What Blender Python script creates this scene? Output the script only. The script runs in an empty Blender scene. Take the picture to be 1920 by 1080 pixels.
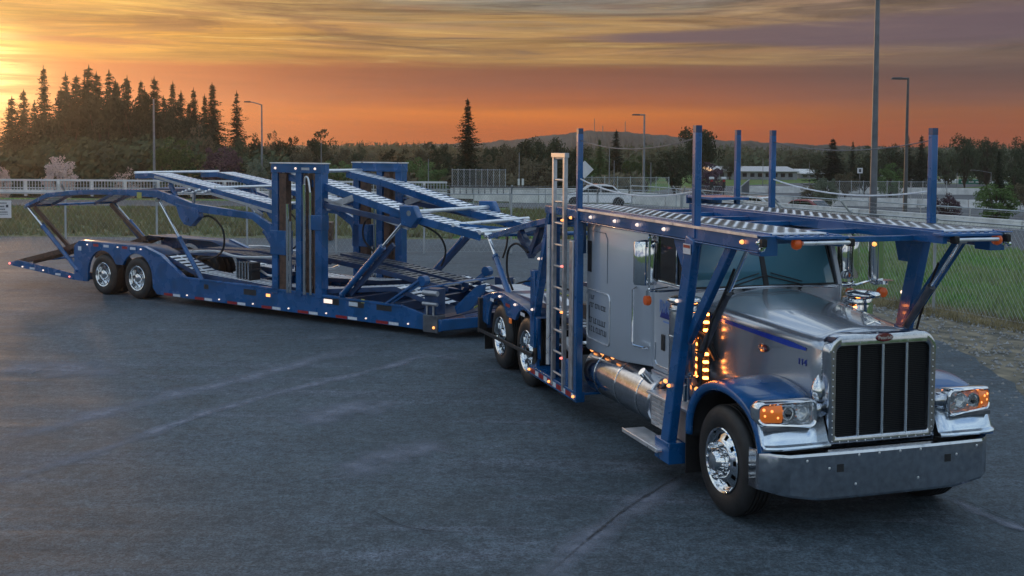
import bpy, math, random
from mathutils import Matrix, Vector
R = math.radians
random.seed(7)
scene = bpy.context.scene

# ------------------------------------------------------------------ camera
FPX, PITCH, HOR, CAMH, ROLL = 2010.8, 0.04557, 284.1, 3.435, 0.00598
cam_d = bpy.data.cameras.new("camera"); cam = bpy.data.objects.new("camera", cam_d)
scene.collection.objects.link(cam); scene.camera = cam
cam_d.sensor_width = 36.0; cam_d.lens = FPX/1920*36
cam_d.shift_y = -(540-(HOR+FPX*math.tan(PITCH)))/1920
cam_d.clip_start = 0.1; cam_d.clip_end = 6000
cam.matrix_world = Matrix.Translation((0, 0, CAMH)) @ Matrix.Rotation(math.pi/2-PITCH, 4, 'X') @ Matrix.Rotation(ROLL, 4, 'Z')

# ------------------------------------------------------------------ sky, sun, exposure
SUN_AZ, SUN_EL = -0.462, R(3.6)
w = bpy.data.worlds.new("World"); scene.world = w; w.use_nodes = True
nt = w.node_tree; N = nt.nodes; L = nt.links; N.clear()
def nd(t, **k):
    n = N.new(t)
    for a, b in k.items(): setattr(n, a, b)
    return n
def mth(op, a, b=None, c=None, clamp=False):
    n = nd('ShaderNodeMath', operation=op); n.use_clamp = clamp
    for i, q in enumerate((a, b, c)):
        if q is None: continue
        if isinstance(q, (int, float)): n.inputs[i].default_value = q
        else: L.new(q, n.inputs[i])
    return n.outputs[0]
def lin(c):
    c = c/255.0
    return c/12.92 if c <= 0.04045 else ((c+0.055)/1.055)**2.4
def L3(r, g, b): return (lin(r), lin(g), lin(b), 1)
def ramp(fac, stops, smooth='LINEAR'):
    n = nd('ShaderNodeValToRGB'); cr = n.color_ramp; cr.interpolation = smooth
    while len(cr.elements) < len(stops): cr.elements.new(0.5)
    for e, (p, c) in zip(cr.elements, stops): e.position = p; e.color = c
    L.new(fac, n.inputs[0]); return n.outputs[0]
def mixc(f, a, b, mode='MIX'):
    n = nd('ShaderNodeMix', data_type='RGBA', blend_type=mode)
    for s, q in ((0, f), (6, a), (7, b)):
        if isinstance(q, (int, float)): n.inputs[s].default_value = q
        elif isinstance(q, tuple): n.inputs[s].default_value = q
        else: L.new(q, n.inputs[s])
    return n.outputs[2]
def smooth(x, a, b):
    n = nd('ShaderNodeMapRange', interpolation_type='SMOOTHSTEP')
    L.new(x, n.inputs[0]); n.inputs[1].default_value = a; n.inputs[2].default_value = b
    return n.outputs[0]
tc = nd('ShaderNodeTexCoord'); sp = nd('ShaderNodeSeparateXYZ'); L.new(tc.outputs['Generated'], sp.inputs[0])
az = mth('ARCTAN2', sp.outputs[0], sp.outputs[1]); el = sp.outputs[2]
def noise(su, sv, scale, detail=6, rough=0.6, dist=0.0, off=0.0):
    c = nd('ShaderNodeCombineXYZ'); L.new(mth('MULTIPLY', az, su), c.inputs[0])
    L.new(mth('ADD', mth('MULTIPLY', el, sv), off), c.inputs[1])
    n = nd('ShaderNodeTexNoise'); L.new(c.outputs[0], n.inputs['Vector'])
    n.inputs['Scale'].default_value = scale; n.inputs['Detail'].default_value = detail
    n.inputs['Roughness'].default_value = rough; n.inputs['Distortion'].default_value = dist
    return n.outputs[0]
n1 = noise(2.2, 34, 1.0, 7, 0.62, 0.6)
n2 = noise(5, 120, 1.0, 6, 0.6, 1.2, 7.3)
n3 = noise(1.2, 9, 1.6, 6, 0.62, 0.8, 3.1)
hi = smooth(el, 0.07, 0.10)
e2 = mth('ADD', el, mth('MULTIPLY', mth('SUBTRACT', n1, 0.5), mth('ADD', mth('MULTIPLY', hi, 0.085), 0.014)))
e2 = mth('MULTIPLY', e2, 2.0, clamp=True)
S = lambda *a: [(p*2, L3(*c)) for p, c in a]
left = ramp(e2, S((0, (204,98,28)), (.03, (222,106,10)), (.05, (206,98,34)), (.074, (198,100,44)), (.082, (226,158,60)),
                  (.10, (230,166,58)), (.115, (190,130,54)), (.132, (220,170,80)), (.16, (200,165,100)), (.30, (160,160,156)), (.5, (122,142,170))))
cent = ramp(e2, S((0, (188,88,36)), (.02, (206,96,20)), (.036, (228,120,6)), (.045, (186,90,26)), (.062, (150,84,60)), (.077, (144,84,58)),
                  (.085, (190,144,82)), (.10, (166,126,76)), (.118, (186,148,92)), (.135, (140,130,110)), (.16, (146,150,148)), (.3, (140,154,168)), (.5, (118,144,180))))
right = ramp(e2, S((0, (158,74,44)), (.02, (164,78,34)), (.036, (158,84,38)), (.05, (126,80,66)), (.07, (104,78,74)), (.083, (126,102,88)),
                   (.095, (112,94,88)), (.11, (138,116,98)), (.13, (138,114,98)), (.16, (128,122,124)), (.3, (120,134,154)), (.5, (108,134,174))))
c = mixc(smooth(az, -0.42, 0.02), left, cent)
c = mixc(smooth(az, 0.02, 0.42), c, right)
# streaks and the darker cloud banks
c = mixc(mth('MULTIPLY', smooth(n2, 0.50, 0.72), mth('ADD', mth('MULTIPLY', hi, 0.45), 0.06)), c, L3(150,104,80))
n4 = noise(2.4, 40, 1.3, 9, 0.68, 1.6, 11.7)
c = mixc(mth('MULTIPLY', smooth(n2, 0.46, 0.28), mth('MULTIPLY', hi, mth('ADD', 0.5, mth('MULTIPLY', az, -0.6)))), c, L3(250,212,130))
n5 = noise(3.0, 52, 1.0, 8, 0.62, 1.4, 21.3)
c = mixc(mth('MULTIPLY', smooth(n5, 0.48, 0.64), mth('MULTIPLY', hi, 0.78)), c, mixc(smooth(az, -0.45, 0.05), L3(158,108,58), L3(112,92,80)))
c = mixc(mth('MULTIPLY', smooth(n5, 0.44, 0.34), mth('MULTIPLY', smooth(el, 0.105, 0.135), mth('MULTIPLY', smooth(az, -0.22, 0.02), 0.7))), c, L3(112,124,128))
gr = mth('ADD', 0.83, mth('MULTIPLY', mth('SUBTRACT', n4, 0.5), mth('ADD', 0.45, mth('MULTIPLY', hi, 2.0))))
gc = nd('ShaderNodeCombineColor'); L.new(gr, gc.inputs[0]); L.new(gr, gc.inputs[1]); L.new(gr, gc.inputs[2])
c = mixc(1.0, c, gc.outputs[0], 'MULTIPLY')
band_c = mth('ADD', mth('ADD', 0.104, mth('MULTIPLY', az, 0.012)), mth('MULTIPLY', mth('SUBTRACT', n1, 0.5), 0.03))
bd = mth('ABSOLUTE', mth('SUBTRACT', el, band_c))
bw = mth('ADD', 0.003, mth('MULTIPLY', smooth(az, 0.04, 0.5), 0.016))
bm = mth('MULTIPLY', smooth(mth('DIVIDE', bd, bw), 1.25, 0.5), smooth(az, 0.03, 0.12))
c = mixc(mth('MULTIPLY', bm, 0.85), c, L3(102,84,94))
bd2 = mth('ABSOLUTE', mth('SUBTRACT', el, mth('ADD', 0.0925, mth('MULTIPLY', mth('SUBTRACT', n1, 0.5), 0.012))))
bm2 = mth('MULTIPLY', smooth(bd2, 0.0042, 0.001), smooth(az, -0.28, -0.36))
c = mixc(mth('MULTIPLY', bm2, 0.75), c, L3(168,96,60))
# lumpy grey cloud and blue gaps overhead and behind, with the physical sky underneath
sky = nd('ShaderNodeTexSky', sky_type='NISHITA'); sky.sun_disc = False
sky.sun_elevation = SUN_EL; sky.sun_rotation = SUN_AZ; sky.air_density = 1.2; sky.dust_density = 2.0
cool = mixc(smooth(n3, 0.40, 0.56), L3(62,116,176), L3(226,240,248))
nis = mixc(1.0, sky.outputs[0], (0.10, 0.10, 0.10, 1), 'MULTIPLY')
cool = mixc(1.0, cool, nis, 'ADD')
up = smooth(el, 0.15, 0.42)
back = smooth(mth('ABSOLUTE', az), 0.56, 1.15)
c = mixc(mth('MAXIMUM', up, mth('MULTIPLY', back, 0.92)), c, cool)
# glow round the low sun
vn = nd('ShaderNodeVectorMath', operation='DOT_PRODUCT'); L.new(tc.outputs['Generated'], vn.inputs[0])
sd = (math.sin(SUN_AZ)*math.cos(SUN_EL), math.cos(SUN_AZ)*math.cos(SUN_EL), math.sin(SUN_EL)); vn.inputs[1].default_value = sd
dt = mth('MAXIMUM', vn.outputs['Value'], 0.0)
g1 = mth('MULTIPLY', mth('POWER', dt, 1500), 1.5)
g2 = mth('MULTIPLY', mth('POWER', dt, 130), 0.18)
g2 = mth('MULTIPLY', g2, mth('ADD', 0.45, n1))
g1 = mth('MULTIPLY', g1, smooth(n2, 0.25, 0.6))
c = mixc(g2, c, (1.0, 0.50, 0.04, 1), 'ADD')
c = mixc(g1, c, (1.0, 0.85, 0.32, 1), 'ADD')
bg = nd('ShaderNodeBackground'); L.new(c, bg.inputs[0]); bg.inputs[1].default_value = 1.0
wo = nd('ShaderNodeOutputWorld'); L.new(bg.outputs[0], wo.inputs[0])

sl = bpy.data.lights.new("sun", 'SUN'); sl.energy = 1.0; sl.angle = R(2.5); sl.color = (1.0, 0.56, 0.26)
so = bpy.data.objects.new("sun", sl); scene.collection.objects.link(so)
so.rotation_euler = Vector((-sd[0], -sd[1], -sd[2])).to_track_quat('-Z', 'Y').to_euler()
vs = scene.view_settings; vs.view_transform = 'Standard'; vs.look = 'None'; vs.exposure = 0.0; vs.gamma = 1.0
scene.cycles.use_denoising = True
scene.cycles.max_bounces = 8; scene.cycles.transparent_max_bounces = 16; scene.cycles.volume_bounces = 1
scene.cycles.sample_clamp_indirect = 4.0

# ------------------------------------------------------------------ materials
def mat(name, col, rough=0.5, metal=0.0, coat=0.0, var=0.0, vscale=4.0, bump=0.0, bscale=30.0, emit=0.0, ecol=None, alpha=1.0,
        rvar=0.0, col2=None, spec=0.5, detail=5, coords='Object', stretch=None, trans=0.0):
    m = bpy.data.materials.new(name); m.use_nodes = True; t = m.node_tree; b = t.nodes['Principled BSDF']
    b.inputs['Base Color'].default_value = (*col, 1); b.inputs['Roughness'].default_value = rough
    b.inputs['Metallic'].default_value = metal; b.inputs['Coat Weight'].default_value = coat; b.inputs['Coat Roughness'].default_value = 0.04
    b.inputs['Alpha'].default_value = alpha; b.inputs['Specular IOR Level'].default_value = spec
    b.inputs['Transmission Weight'].default_value = trans
    if emit:
        b.inputs['Emission Color'].default_value = (*(ecol or col), 1); b.inputs['Emission Strength'].default_value = emit
    if var or bump or rvar:
        tx = t.nodes.new('ShaderNodeTexCoord'); out = tx.outputs[coords]
        if stretch:
            mp = t.nodes.new('ShaderNodeMapping'); mp.inputs['Scale'].default_value = stretch
            t.links.new(out, mp.inputs[0]); out = mp.outputs[0]
        nz = t.nodes.new('ShaderNodeTexNoise'); nz.inputs['Scale'].default_value = vscale; nz.inputs['Detail'].default_value = detail
        t.links.new(out, nz.inputs['Vector'])
        if var:
            rp = t.nodes.new('ShaderNodeValToRGB'); c2 = col2 or tuple(x*(1-var) for x in col)
            rp.color_ramp.elements[0].color = (*c2, 1); rp.color_ramp.elements[0].position = 0.32
            rp.color_ramp.elements[1].color = (*[min(1, x*(1+var*0.5)) for x in col], 1); rp.color_ramp.elements[1].position = 0.68
            t.links.new(nz.outputs[0], rp.inputs[0]); t.links.new(rp.outputs[0], b.inputs['Base Color'])
        if rvar:
            mr = t.nodes.new('ShaderNodeMapRange'); mr.inputs[1].default_value = 0.3; mr.inputs[2].default_value = 0.7
            mr.inputs[3].default_value = max(0.02, rough-rvar); mr.inputs[4].default_value = rough+rvar
            t.links.new(nz.outputs[0], mr.inputs[0]); t.links.new(mr.outputs[0], b.inputs['Roughness'])
        if bump:
            n2_ = t.nodes.new('ShaderNodeTexNoise'); n2_.inputs['Scale'].default_value = bscale; n2_.inputs['Detail'].default_value = 4
            t.links.new(out, n2_.inputs['Vector'])
            bp = t.nodes.new('ShaderNodeBump'); bp.inputs['Strength'].default_value = bump; bp.inputs['Distance'].default_value = 0.02
            t.links.new(n2_.outputs[0], bp.inputs['Height']); t.links.new(bp.outputs[0], b.inputs['Normal'])
    return m
M = dict(
    blue=mat('blue_paint', (0.001, 0.086, 0.275), 0.26, 0.0, 0.5, var=0.14, vscale=2.4, bump=0.02, bscale=60, rvar=0.12, col2=(0.004, 0.062, 0.18), detail=9),
    blue_dark=mat('dark_blue_paint', (0.008, 0.04, 0.12), 0.45, 0.0, 0.3, var=0.35, vscale=5, rvar=0.12),  # darker, rougher version of the blue, varied by noise
    silver=mat('silver_paint', (0.46, 0.50, 0.56), 0.24, 0.75, 1.0, var=0.05, vscale=2, bump=0.012, bscale=3),
    silver_side=mat('silver_paint_lightened', (0.50, 0.55, 0.63), 0.30, 0.35, 1.0, var=0.05, vscale=2, bump=0.010, bscale=3),  # same silver, lightened where the sides reflect dim sky
    silver_dull=mat('silver_panel', (0.30, 0.33, 0.39), 0.38, 0.4, 0.6, var=0.08, vscale=3),
    chrome=mat('chrome', (0.72, 0.74, 0.76), 0.06, 1.0, var=0.06, vscale=6, rvar=0.02),
    chrome_w=mat('mottled_grey_chrome', (0.52, 0.55, 0.60), 0.14, 1.0, var=0.16, vscale=16, bump=0.02, bscale=3, rvar=0.06),  # greyer than plain chrome, mottled by noise
    alu=mat('galvanised_aluminium', (0.80, 0.82, 0.85), 0.34, 0.8, var=0.12, vscale=9, rvar=0.08),
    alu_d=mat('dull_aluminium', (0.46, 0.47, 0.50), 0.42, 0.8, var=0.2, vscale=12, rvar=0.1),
    steel_brown=mat('brown_steel', (0.10, 0.055, 0.04), 0.45, 0.3, var=0.6, vscale=10, rvar=0.1),  # brown steel, tone varied by noise
    black=mat('black_rubber', (0.012, 0.012, 0.014), 0.62, var=0.4, vscale=14, bump=0.1, bscale=90, spec=0.4),
    tyre=mat('tyre_rubber', (0.017, 0.017, 0.018), 0.55, var=0.5, vscale=9, bump=0.12, bscale=60, spec=0.45),
    dark=mat('dark_frame', (0.02, 0.022, 0.026), 0.5, 0.2, var=0.4, vscale=8),
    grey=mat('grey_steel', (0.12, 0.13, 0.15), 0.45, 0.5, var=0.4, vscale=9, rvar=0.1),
    mesh=mat('grille_mesh', (0.022, 0.024, 0.028), 0.42, 0.5),
    glass=mat('teal_glass', (0.07, 0.19, 0.25), 0.03, 0.0, spec=1.0, alpha=0.80),  # blue-green base colour, partly see-through
    dglass=mat('dark_glass', (0.008, 0.010, 0.012), 0.03, 0.0, spec=0.9, alpha=0.9),
    lens=mat('clear_lens', (0.55, 0.62, 0.68), 0.05, 0.0, spec=1.0, alpha=0.25),
    amber=mat('amber_lens', (0.75, 0.16, 0.02), 0.2, emit=0.16, ecol=(1.0, 0.26, 0.05)),
    amber_faint=mat('faintly_glowing_amber', (0.50, 0.075, 0.012), 0.3, emit=0.06, ecol=(1.0, 0.2, 0.03)),  # faint glow added to unlit amber lenses
    lamp=mat('lit_amber_lamp', (1.0, 0.5, 0.2), 0.3, emit=1.9, ecol=(1.0, 0.36, 0.09)),
    lamp_w=mat('lit_pale_lamp', (1.0, 0.9, 0.8), 0.3, emit=0.95, ecol=(1.0, 0.74, 0.60)),
    lamp_r=mat('lit_red_lamp', (1.0, 0.2, 0.2), 0.3, emit=1.6, ecol=(1.0, 0.25, 0.2)),
    bulb=mat('signal_bulb', (1.0, 0.4, 0.1), 0.3, emit=1.8, ecol=(1.0, 0.34, 0.08)),
    polish=mat('sky_tinted_steel', (0.66, 0.74, 0.82), 0.22, 0.9, var=0.05, vscale=3),  # pale blue of reflected sky put into the base colour
    led=mat('lit_orange_led', (1.0, 0.4, 0.1), 0.3, emit=14.0, ecol=(1.0, 0.27, 0.05)),
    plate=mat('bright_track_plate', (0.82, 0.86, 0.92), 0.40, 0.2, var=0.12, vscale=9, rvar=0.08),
    red=mat('red_reflective', (0.30, 0.012, 0.016), 0.4, var=0.3, vscale=20),
    white=mat('white_reflective', (0.62, 0.66, 0.72), 0.4, var=0.15, vscale=20),
    badge=mat('dark_red_enamel', (0.12, 0.006, 0.012), 0.2, coat=1.0),
    accent=mat('bright_blue_stripe', (0.006, 0.045, 0.42), 0.25, coat=1.0),
    ink=mat('blue_lettering', (0.008, 0.03, 0.24), 0.4),
    inkl=mat('pale_blue_lettering', (0.16, 0.28, 0.60), 0.4),
    inkb=mat('black_lettering', (0.05, 0.06, 0.075), 0.4),
    yellow=mat('yellow_paint', (0.42, 0.40, 0.10), 0.5, var=0.3, vscale=10),
    seat=mat('seat_fabric', (0.03, 0.03, 0.035), 0.8),
    tint=mat('cab_interior', (0.10, 0.11, 0.12), 0.7),
)

# ------------------------------------------------------------------ mesh helpers
class MB:
    def __init__(s): s.v = []; s.f = []
    def add(s, vs_, fs):
        o = len(s.v); s.v += [tuple(p) for p in vs_]; s.f += [tuple(o+i for i in f) for f in fs]; return s
    def box(s, c, d, rot=None):
        hx, hy, hz = d[0]/2, d[1]/2, d[2]/2
        P = [Vector((x*hx, y*hy, z*hz)) for x in (-1, 1) for y in (-1, 1) for z in (-1, 1)]
        if rot is not None: P = [rot @ p for p in P]
        P = [p+Vector(c) for p in P]
        return s.add(P, [(0,1,3,2),(4,6,7,5),(0,4,5,1),(2,3,7,6),(0,2,6,4),(1,5,7,3)])
    def bb(s, x0, x1, y0, y1, z0, z1): return s.box(((x0+x1)/2, (y0+y1)/2, (z0+z1)/2), (abs(x1-x0), abs(y1-y0), abs(z1-z0)))
    def beam(s, a, b, wd, h, up=(0,0,1)):
        a = Vector(a); b = Vector(b); d = (b-a); ln = d.length; d.normalize(); up = Vector(up)
        sd_ = d.cross(up)
        if sd_.length < 1e-4: sd_ = d.cross(Vector((1,0,0)))
        sd_.normalize(); u = sd_.cross(d)
        rot = Matrix((d, sd_, u)).transposed()
        return s.box((a+b)/2, (ln, wd, h), rot)
    def tube(s, a, b, r, n=12, r2=None, cap=True):
        a = Vector(a); b = Vector(b); d = (b-a).normalized(); r2 = r if r2 is None else r2
        u = d.orthogonal().normalized(); v = d.cross(u); P = []
        for c_, rr in ((a, r), (b, r2)):
            for i in range(n):
                t = 2*math.pi*i/n; P.append(c_+u*math.cos(t)*rr+v*math.sin(t)*rr)
        F = [(i, (i+1) % n, n+(i+1) % n, n+i) for i in range(n)]
        if cap: F += [tuple(range(n-1, -1, -1)), tuple(range(n, 2*n))]
        return s.add(P, F)
    def path(s, pts, r, n=8):
        pts = [Vector(p) for p in pts]; P = []; rr = r if isinstance(r, (list, tuple)) else [r]*len(pts)
        u = None
        for i, p in enumerate(pts):
            d = (pts[min(i+1, len(pts)-1)]-pts[max(i-1, 0)]).normalized()
            u = d.orthogonal().normalized() if u is None else (u-d*u.dot(d)).normalized()
            v = d.cross(u)
            for k in range(n):
                t = 2*math.pi*k/n; P.append(p+(u*math.cos(t)+v*math.sin(t))*rr[i])
        F = []
        for i in range(len(pts)-1):
            for k in range(n): F.append((i*n+k, i*n+(k+1) % n, (i+1)*n+(k+1) % n, (i+1)*n+k))
        F += [tuple(range(n-1, -1, -1)), tuple(range((len(pts)-1)*n, len(pts)*n))]
        return s.add(P, F)
    def hose(s, pts, r, n=8):
        Q = []; p = [Vector(q) for q in pts]
        for i in range(len(p)-1):
            a, b, c_, d = p[max(i-1, 0)], p[i], p[i+1], p[min(i+2, len(p)-1)]
            for k in range(5): t = k/5; Q.append(0.5*((2*b)+(-a+c_)*t+(2*a-5*b+4*c_-d)*t*t+(-a+3*b-3*c_+d)*t**3))
        return s.path(Q+[p[-1]], r, n)
    def ext(s, poly, a, b, plane='xz'):
        n = len(poly)
        def q(p, t): return (p[0], t, p[1]) if plane == 'xz' else ((t, p[0], p[1]) if plane == 'yz' else (p[0], p[1], t))
        P = [q(p, a) for p in poly]+[q(p, b) for p in poly]
        return s.add(P, [tuple(range(n)), tuple(range(2*n-1, n-1, -1))]+[(i, n+i, n+(i+1) % n, (i+1) % n) for i in range(n)])
    def lathe(s, prof, c, axis='y', n=32, sgn=1, skip=None):
        P = []
        for (r, t) in prof:
            for k in range(n):
                a = 2*math.pi*k/n; x, z = r*math.cos(a), r*math.sin(a); t_ = t*sgn
                q = {'y': (x, t_, z), 'x': (t_, x, z), 'z': (x, z, t_)}[axis]
                P.append((c[0]+q[0], c[1]+q[1], c[2]+q[2]))
        F = []
        for i in range(len(prof)-1):
            for k in range(n):
                if skip and skip(i, k): continue
                F.append((i*n+k, i*n+(k+1) % n, (i+1)*n+(k+1) % n, (i+1)*n+k))
        return s.add(P, F)
    def grid(s, rows, close=False):
        m = len(rows[0]); P = [p for r_ in rows for p in r_]; F = []
        for i in range(len(rows)-1):
            for k in range(m if close else m-1): F.append((i*m+k, i*m+(k+1) % m, (i+1)*m+(k+1) % m, (i+1)*m+k))
        return s.add(P, F)
    def ball(s, c, r, n=8, sq=(1,1,1)):
        P = []; F = []; m = n//2+1
        for i in range(m+1):
            th = math.pi*i/m
            for k in range(n):
                a = 2*math.pi*k/n; P.append((c[0]+r*sq[0]*math.sin(th)*math.cos(a), c[1]+r*sq[1]*math.sin(th)*math.sin(a), c[2]+r*sq[2]*math.cos(th)))
        for i in range(m):
            for k in range(n): F.append((i*n+k, (i+1)*n+k, (i+1)*n+(k+1) % n, i*n+(k+1) % n))
        return s.add(P, F)
    def mesh(s, name, material, smooth_=30, fix=True):
        me = bpy.data.meshes.new(name); me.from_pydata(s.v, [], s.f); me.validate()
        if fix:
            import bmesh
            bm = bmesh.new(); bm.from_mesh(me); bmesh.ops.recalc_face_normals(bm, faces=bm.faces); bm.to_mesh(me); bm.free()
        me.materials.append(material)
        if smooth_:
            me.shade_smooth(); me.set_sharp_from_angle(angle=R(smooth_))
        return me
    def build(s, name, material, parent=None, bevel=0, smooth_=30, solid=0, fix=True):
        o = bpy.data.objects.new(name, s.mesh(name, material, smooth_, fix)); scene.collection.objects.link(o)
        if parent: o.parent = parent
        if solid:
            md = o.modifiers.new('solid', 'SOLIDIFY'); md.thickness = solid; md.offset = 0
        if bevel:
            md = o.modifiers.new('bevel', 'BEVEL'); md.width = bevel; md.segments = 2; md.limit_method = 'ANGLE'; md.angle_limit = R(40)
            md.harden_normals = False
        return o
def tag(o, label=None, cat=None, group=None, kind=None):
    if label: o['label'] = label
    if cat: o['category'] = cat
    if group: o['group'] = group
    if kind: o['kind'] = kind
    return o
def empty(name, loc=(0,0,0), rz=0.0, parent=None):
    o = bpy.data.objects.new(name, None); scene.collection.objects.link(o); o.location = loc; o.rotation_euler = (0, 0, rz)
    o.empty_display_size = 0.2
    if parent: o.parent = parent
    return o
def copy_tree(o, parent=None):
    c_ = o.copy(); scene.collection.objects.link(c_); c_.parent = parent
    for ch in list(o.children): copy_tree(ch, c_)
    return c_
def text(name, s, size, material, parent, mtx, ext=0.003):
    cu = bpy.data.curves.new(name, 'FONT'); cu.body = s; cu.size = size; cu.extrude = ext; cu.align_x = 'CENTER'; cu.align_y = 'CENTER'
    cu.materials.append(material)
    t_ = bpy.data.objects.new(name, cu); scene.collection.objects.link(t_); dg = bpy.context.evaluated_depsgraph_get()
    me = bpy.data.meshes.new_from_object(t_.evaluated_get(dg)); bpy.data.objects.remove(t_)
    o = bpy.data.objects.new(name, me); scene.collection.objects.link(o); o.parent = parent; o.matrix_local = mtx; return o
def GX(px, y): return (px-960)/FPX*y          # world x of a photo column at distance y
def GZ(py, y): return CAMH-(py-HOR)/FPX*y     # height of a photo row at distance y
def SIDE(s): return Matrix.Rotation(math.pi/2, 4, 'X') if s < 0 else Matrix.Rotation(math.pi, 4, 'Z') @ Matrix.Rotation(math.pi/2, 4, 'X')

def wheel_meshes(r, wd, kind):
    """tyre and rim, centred, outer face at y=0 going to +y"""
    t = MB(); rr = r*0.575
    prof = [(rr, 0.02), (rr+0.02, 0.004), (r*0.80, -0.004), (r*0.93, 0.012), (r-0.012, 0.035), (r, 0.055)]
    g = 4; y0 = 0.055; y1 = wd-0.055
    for i in range(g):
        a = y0+(y1-y0)*(i+0.75)/(g+0.5); prof += [(r, a-0.012), (r-0.014, a-0.008), (r-0.014, a+0.008), (r, a+0.012)]
    prof += [(r, y1), (r-0.012, wd-0.035), (r*0.93, wd-0.012), (r*0.8, wd+0.004), (rr, wd-0.02)]
    t.lathe(prof, (0,0,0), 'y', 56)
    m = MB()
    if kind == 'front':
        prof = [(rr+0.012, 0.0), (rr+0.004, -0.010), (rr-0.012, 0.0), (rr-0.022, 0.035), (rr*0.90, 0.045), (rr*0.84, 0.037), (rr*0.68, 0.010), (rr*0.62, -0.004), (rr*0.56, -0.010), (rr*0.42, -0.004), (rr*0.40, -0.02)]
        m.lathe(prof, (0,0,0), 'y', 60, skip=lambda i, k: i == 5 and k % 6 in (0, 1))
        m.lathe([(rr*0.38, -0.02), (rr*0.34, -0.07), (rr*0.27, -0.10), (rr*0.12, -0.112), (0.001, -0.114)], (0,0,0), 'y', 24)
        for k in range(10):
            a = 2*math.pi*k/10; q = rr*0.52; c0 = (q*math.cos(a), 0, q*math.sin(a))
            m.tube((c0[0], -0.005, c0[2]), (c0[0], -0.06, c0[2]), 0.019, 8, 0.015); m.ball((c0[0], -0.066, c0[2]), 0.017, 8)
    else:
        prof = [(rr+0.012, 0.0), (rr+0.004, -0.008), (rr-0.014, 0.0), (rr-0.03, 0.05), (rr*0.87, 0.13), (rr*0.82, 0.143), (rr*0.67, 0.150), (rr*0.60, 0.150), (rr*0.46, 0.13), (rr*0.44, 0.12)]
        m.lathe(prof, (0,0,0), 'y', 60, skip=lambda i, k: i == 5 and k % 6 in (0, 1))
        m.lathe([(rr*0.44, 0.12), (rr*0.40, 0.04), (rr*0.34, 0.015), (rr*0.14, 0.0), (0.001, -0.002)], (0,0,0), 'y', 24)
        for k in range(10):
            a = 2*math.pi*k/10; q = rr*0.53; m.tube((q*math.cos(a), 0.15, q*math.sin(a)), (q*math.cos(a), 0.09, q*math.sin(a)), 0.016, 6)
    return t.mesh('tyre', M['tyre'], 40), m.mesh('rim', M['chrome'], 40)
WM = {}
def wheel(parent, x, y, z, side, r, wd, kind, label=None):
    k = (r, wd, kind)
    if k not in WM: WM[k] = wheel_meshes(*k)
    e = empty('wheel', (x, y, z), 0 if side < 0 else math.pi, parent)
    for n_, me in zip(('tyre', 'rim'), WM[k]):
        o = bpy.data.objects.new(n_, me); scene.collection.objects.link(o); o.parent = e
    b = MB(); b.lathe([(r*0.56, 0.06), (r*0.50, 0.17), (0.01, 0.19)], (0,0,0), 'y', 24); b.build('brake_drum', M['dark'], e)
    return e
def track(plate, rail, pts, ya, yb, th=0.09, lip=0.03, pitch=0.150, slat=0.092, strips=1, solid=False):
    """perforated car track following the (x, z) polyline between y=ya and y=yb"""
    lo, hi_ = min(ya, yb), max(ya, yb)
    for (x0, z0), (x1, z1) in zip(pts, pts[1:]):
        for yy in (lo+0.012, hi_-0.012): rail.beam((x0, yy, z0-th/2), (x1, yy, z1-th/2), 0.024, th)
        if solid:
            plate.beam((x0, (lo+hi_)/2, z0-0.006), (x1, (lo+hi_)/2, z1-0.006), hi_-lo-0.05, 0.012); continue
        a = Vector((x0, 0, z0)); b = Vector((x1, 0, z1)); n = max(1, int((b-a).length/pitch)); d = (b-a)/n
        for i in range(n):
            p = a+d*(i+0.5); q = p+d.normalized()*slat/2; p2 = p-d.normalized()*slat/2
            plate.beam((p2.x, (lo+hi_)/2, p2.z-0.006), (q.x, (lo+hi_)/2, q.z-0.006), hi_-lo-0.052, 0.007)
        for j in range(strips):
            yy = lo+(hi_-lo)*(j+1)/(strips+1); plate.beam((x0, yy, z0-0.010), (x1, yy, z1-0.010), 0.035, 0.012)
def cylinder(parent, a, b, f=0.5, r=0.045, body='blue', name='hydraulic_cylinder'):
    """hydraulic ram: painted barrel from a to a point on the way, bright rod to b"""
    a = Vector(a); b = Vector(b); m_ = a+(b-a)*f; g = MB(); g.tube(a, m_, r, 14); g.tube(m_, m_+(b-a).normalized()*0.05, r*1.2, 14)
    g.ball(a, r*1.2, 10); o = g.build(name, M[body], parent)
    h = MB(); h.tube(m_, b, r*0.55, 12); h.tube(b-Vector((0, r*1.3, 0)), b+Vector((0, r*1.3, 0)), r*0.9, 10); h.build('piston_rod', M['chrome'], o)
    return o
# ------------------------------------------------------------------ the truck (x forward, y to its left, origin below the front axle)
TX, TY, TTH = 3.1395, 10.4136, 0.30296
truck = tag(empty('car_hauler_truck', (TX, TY, 0), TTH-math.pi/2), 'silver conventional truck with blue overhead car rack, chrome grille and bumper, facing the camera', 'truck')
P = truck
FRONT = Matrix(((0,0,1,0),(1,0,0,0),(0,1,0,0),(0,0,0,1)))
def place(M3, x, y, z): return Matrix.Translation((x, y, z)) @ M3
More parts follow.
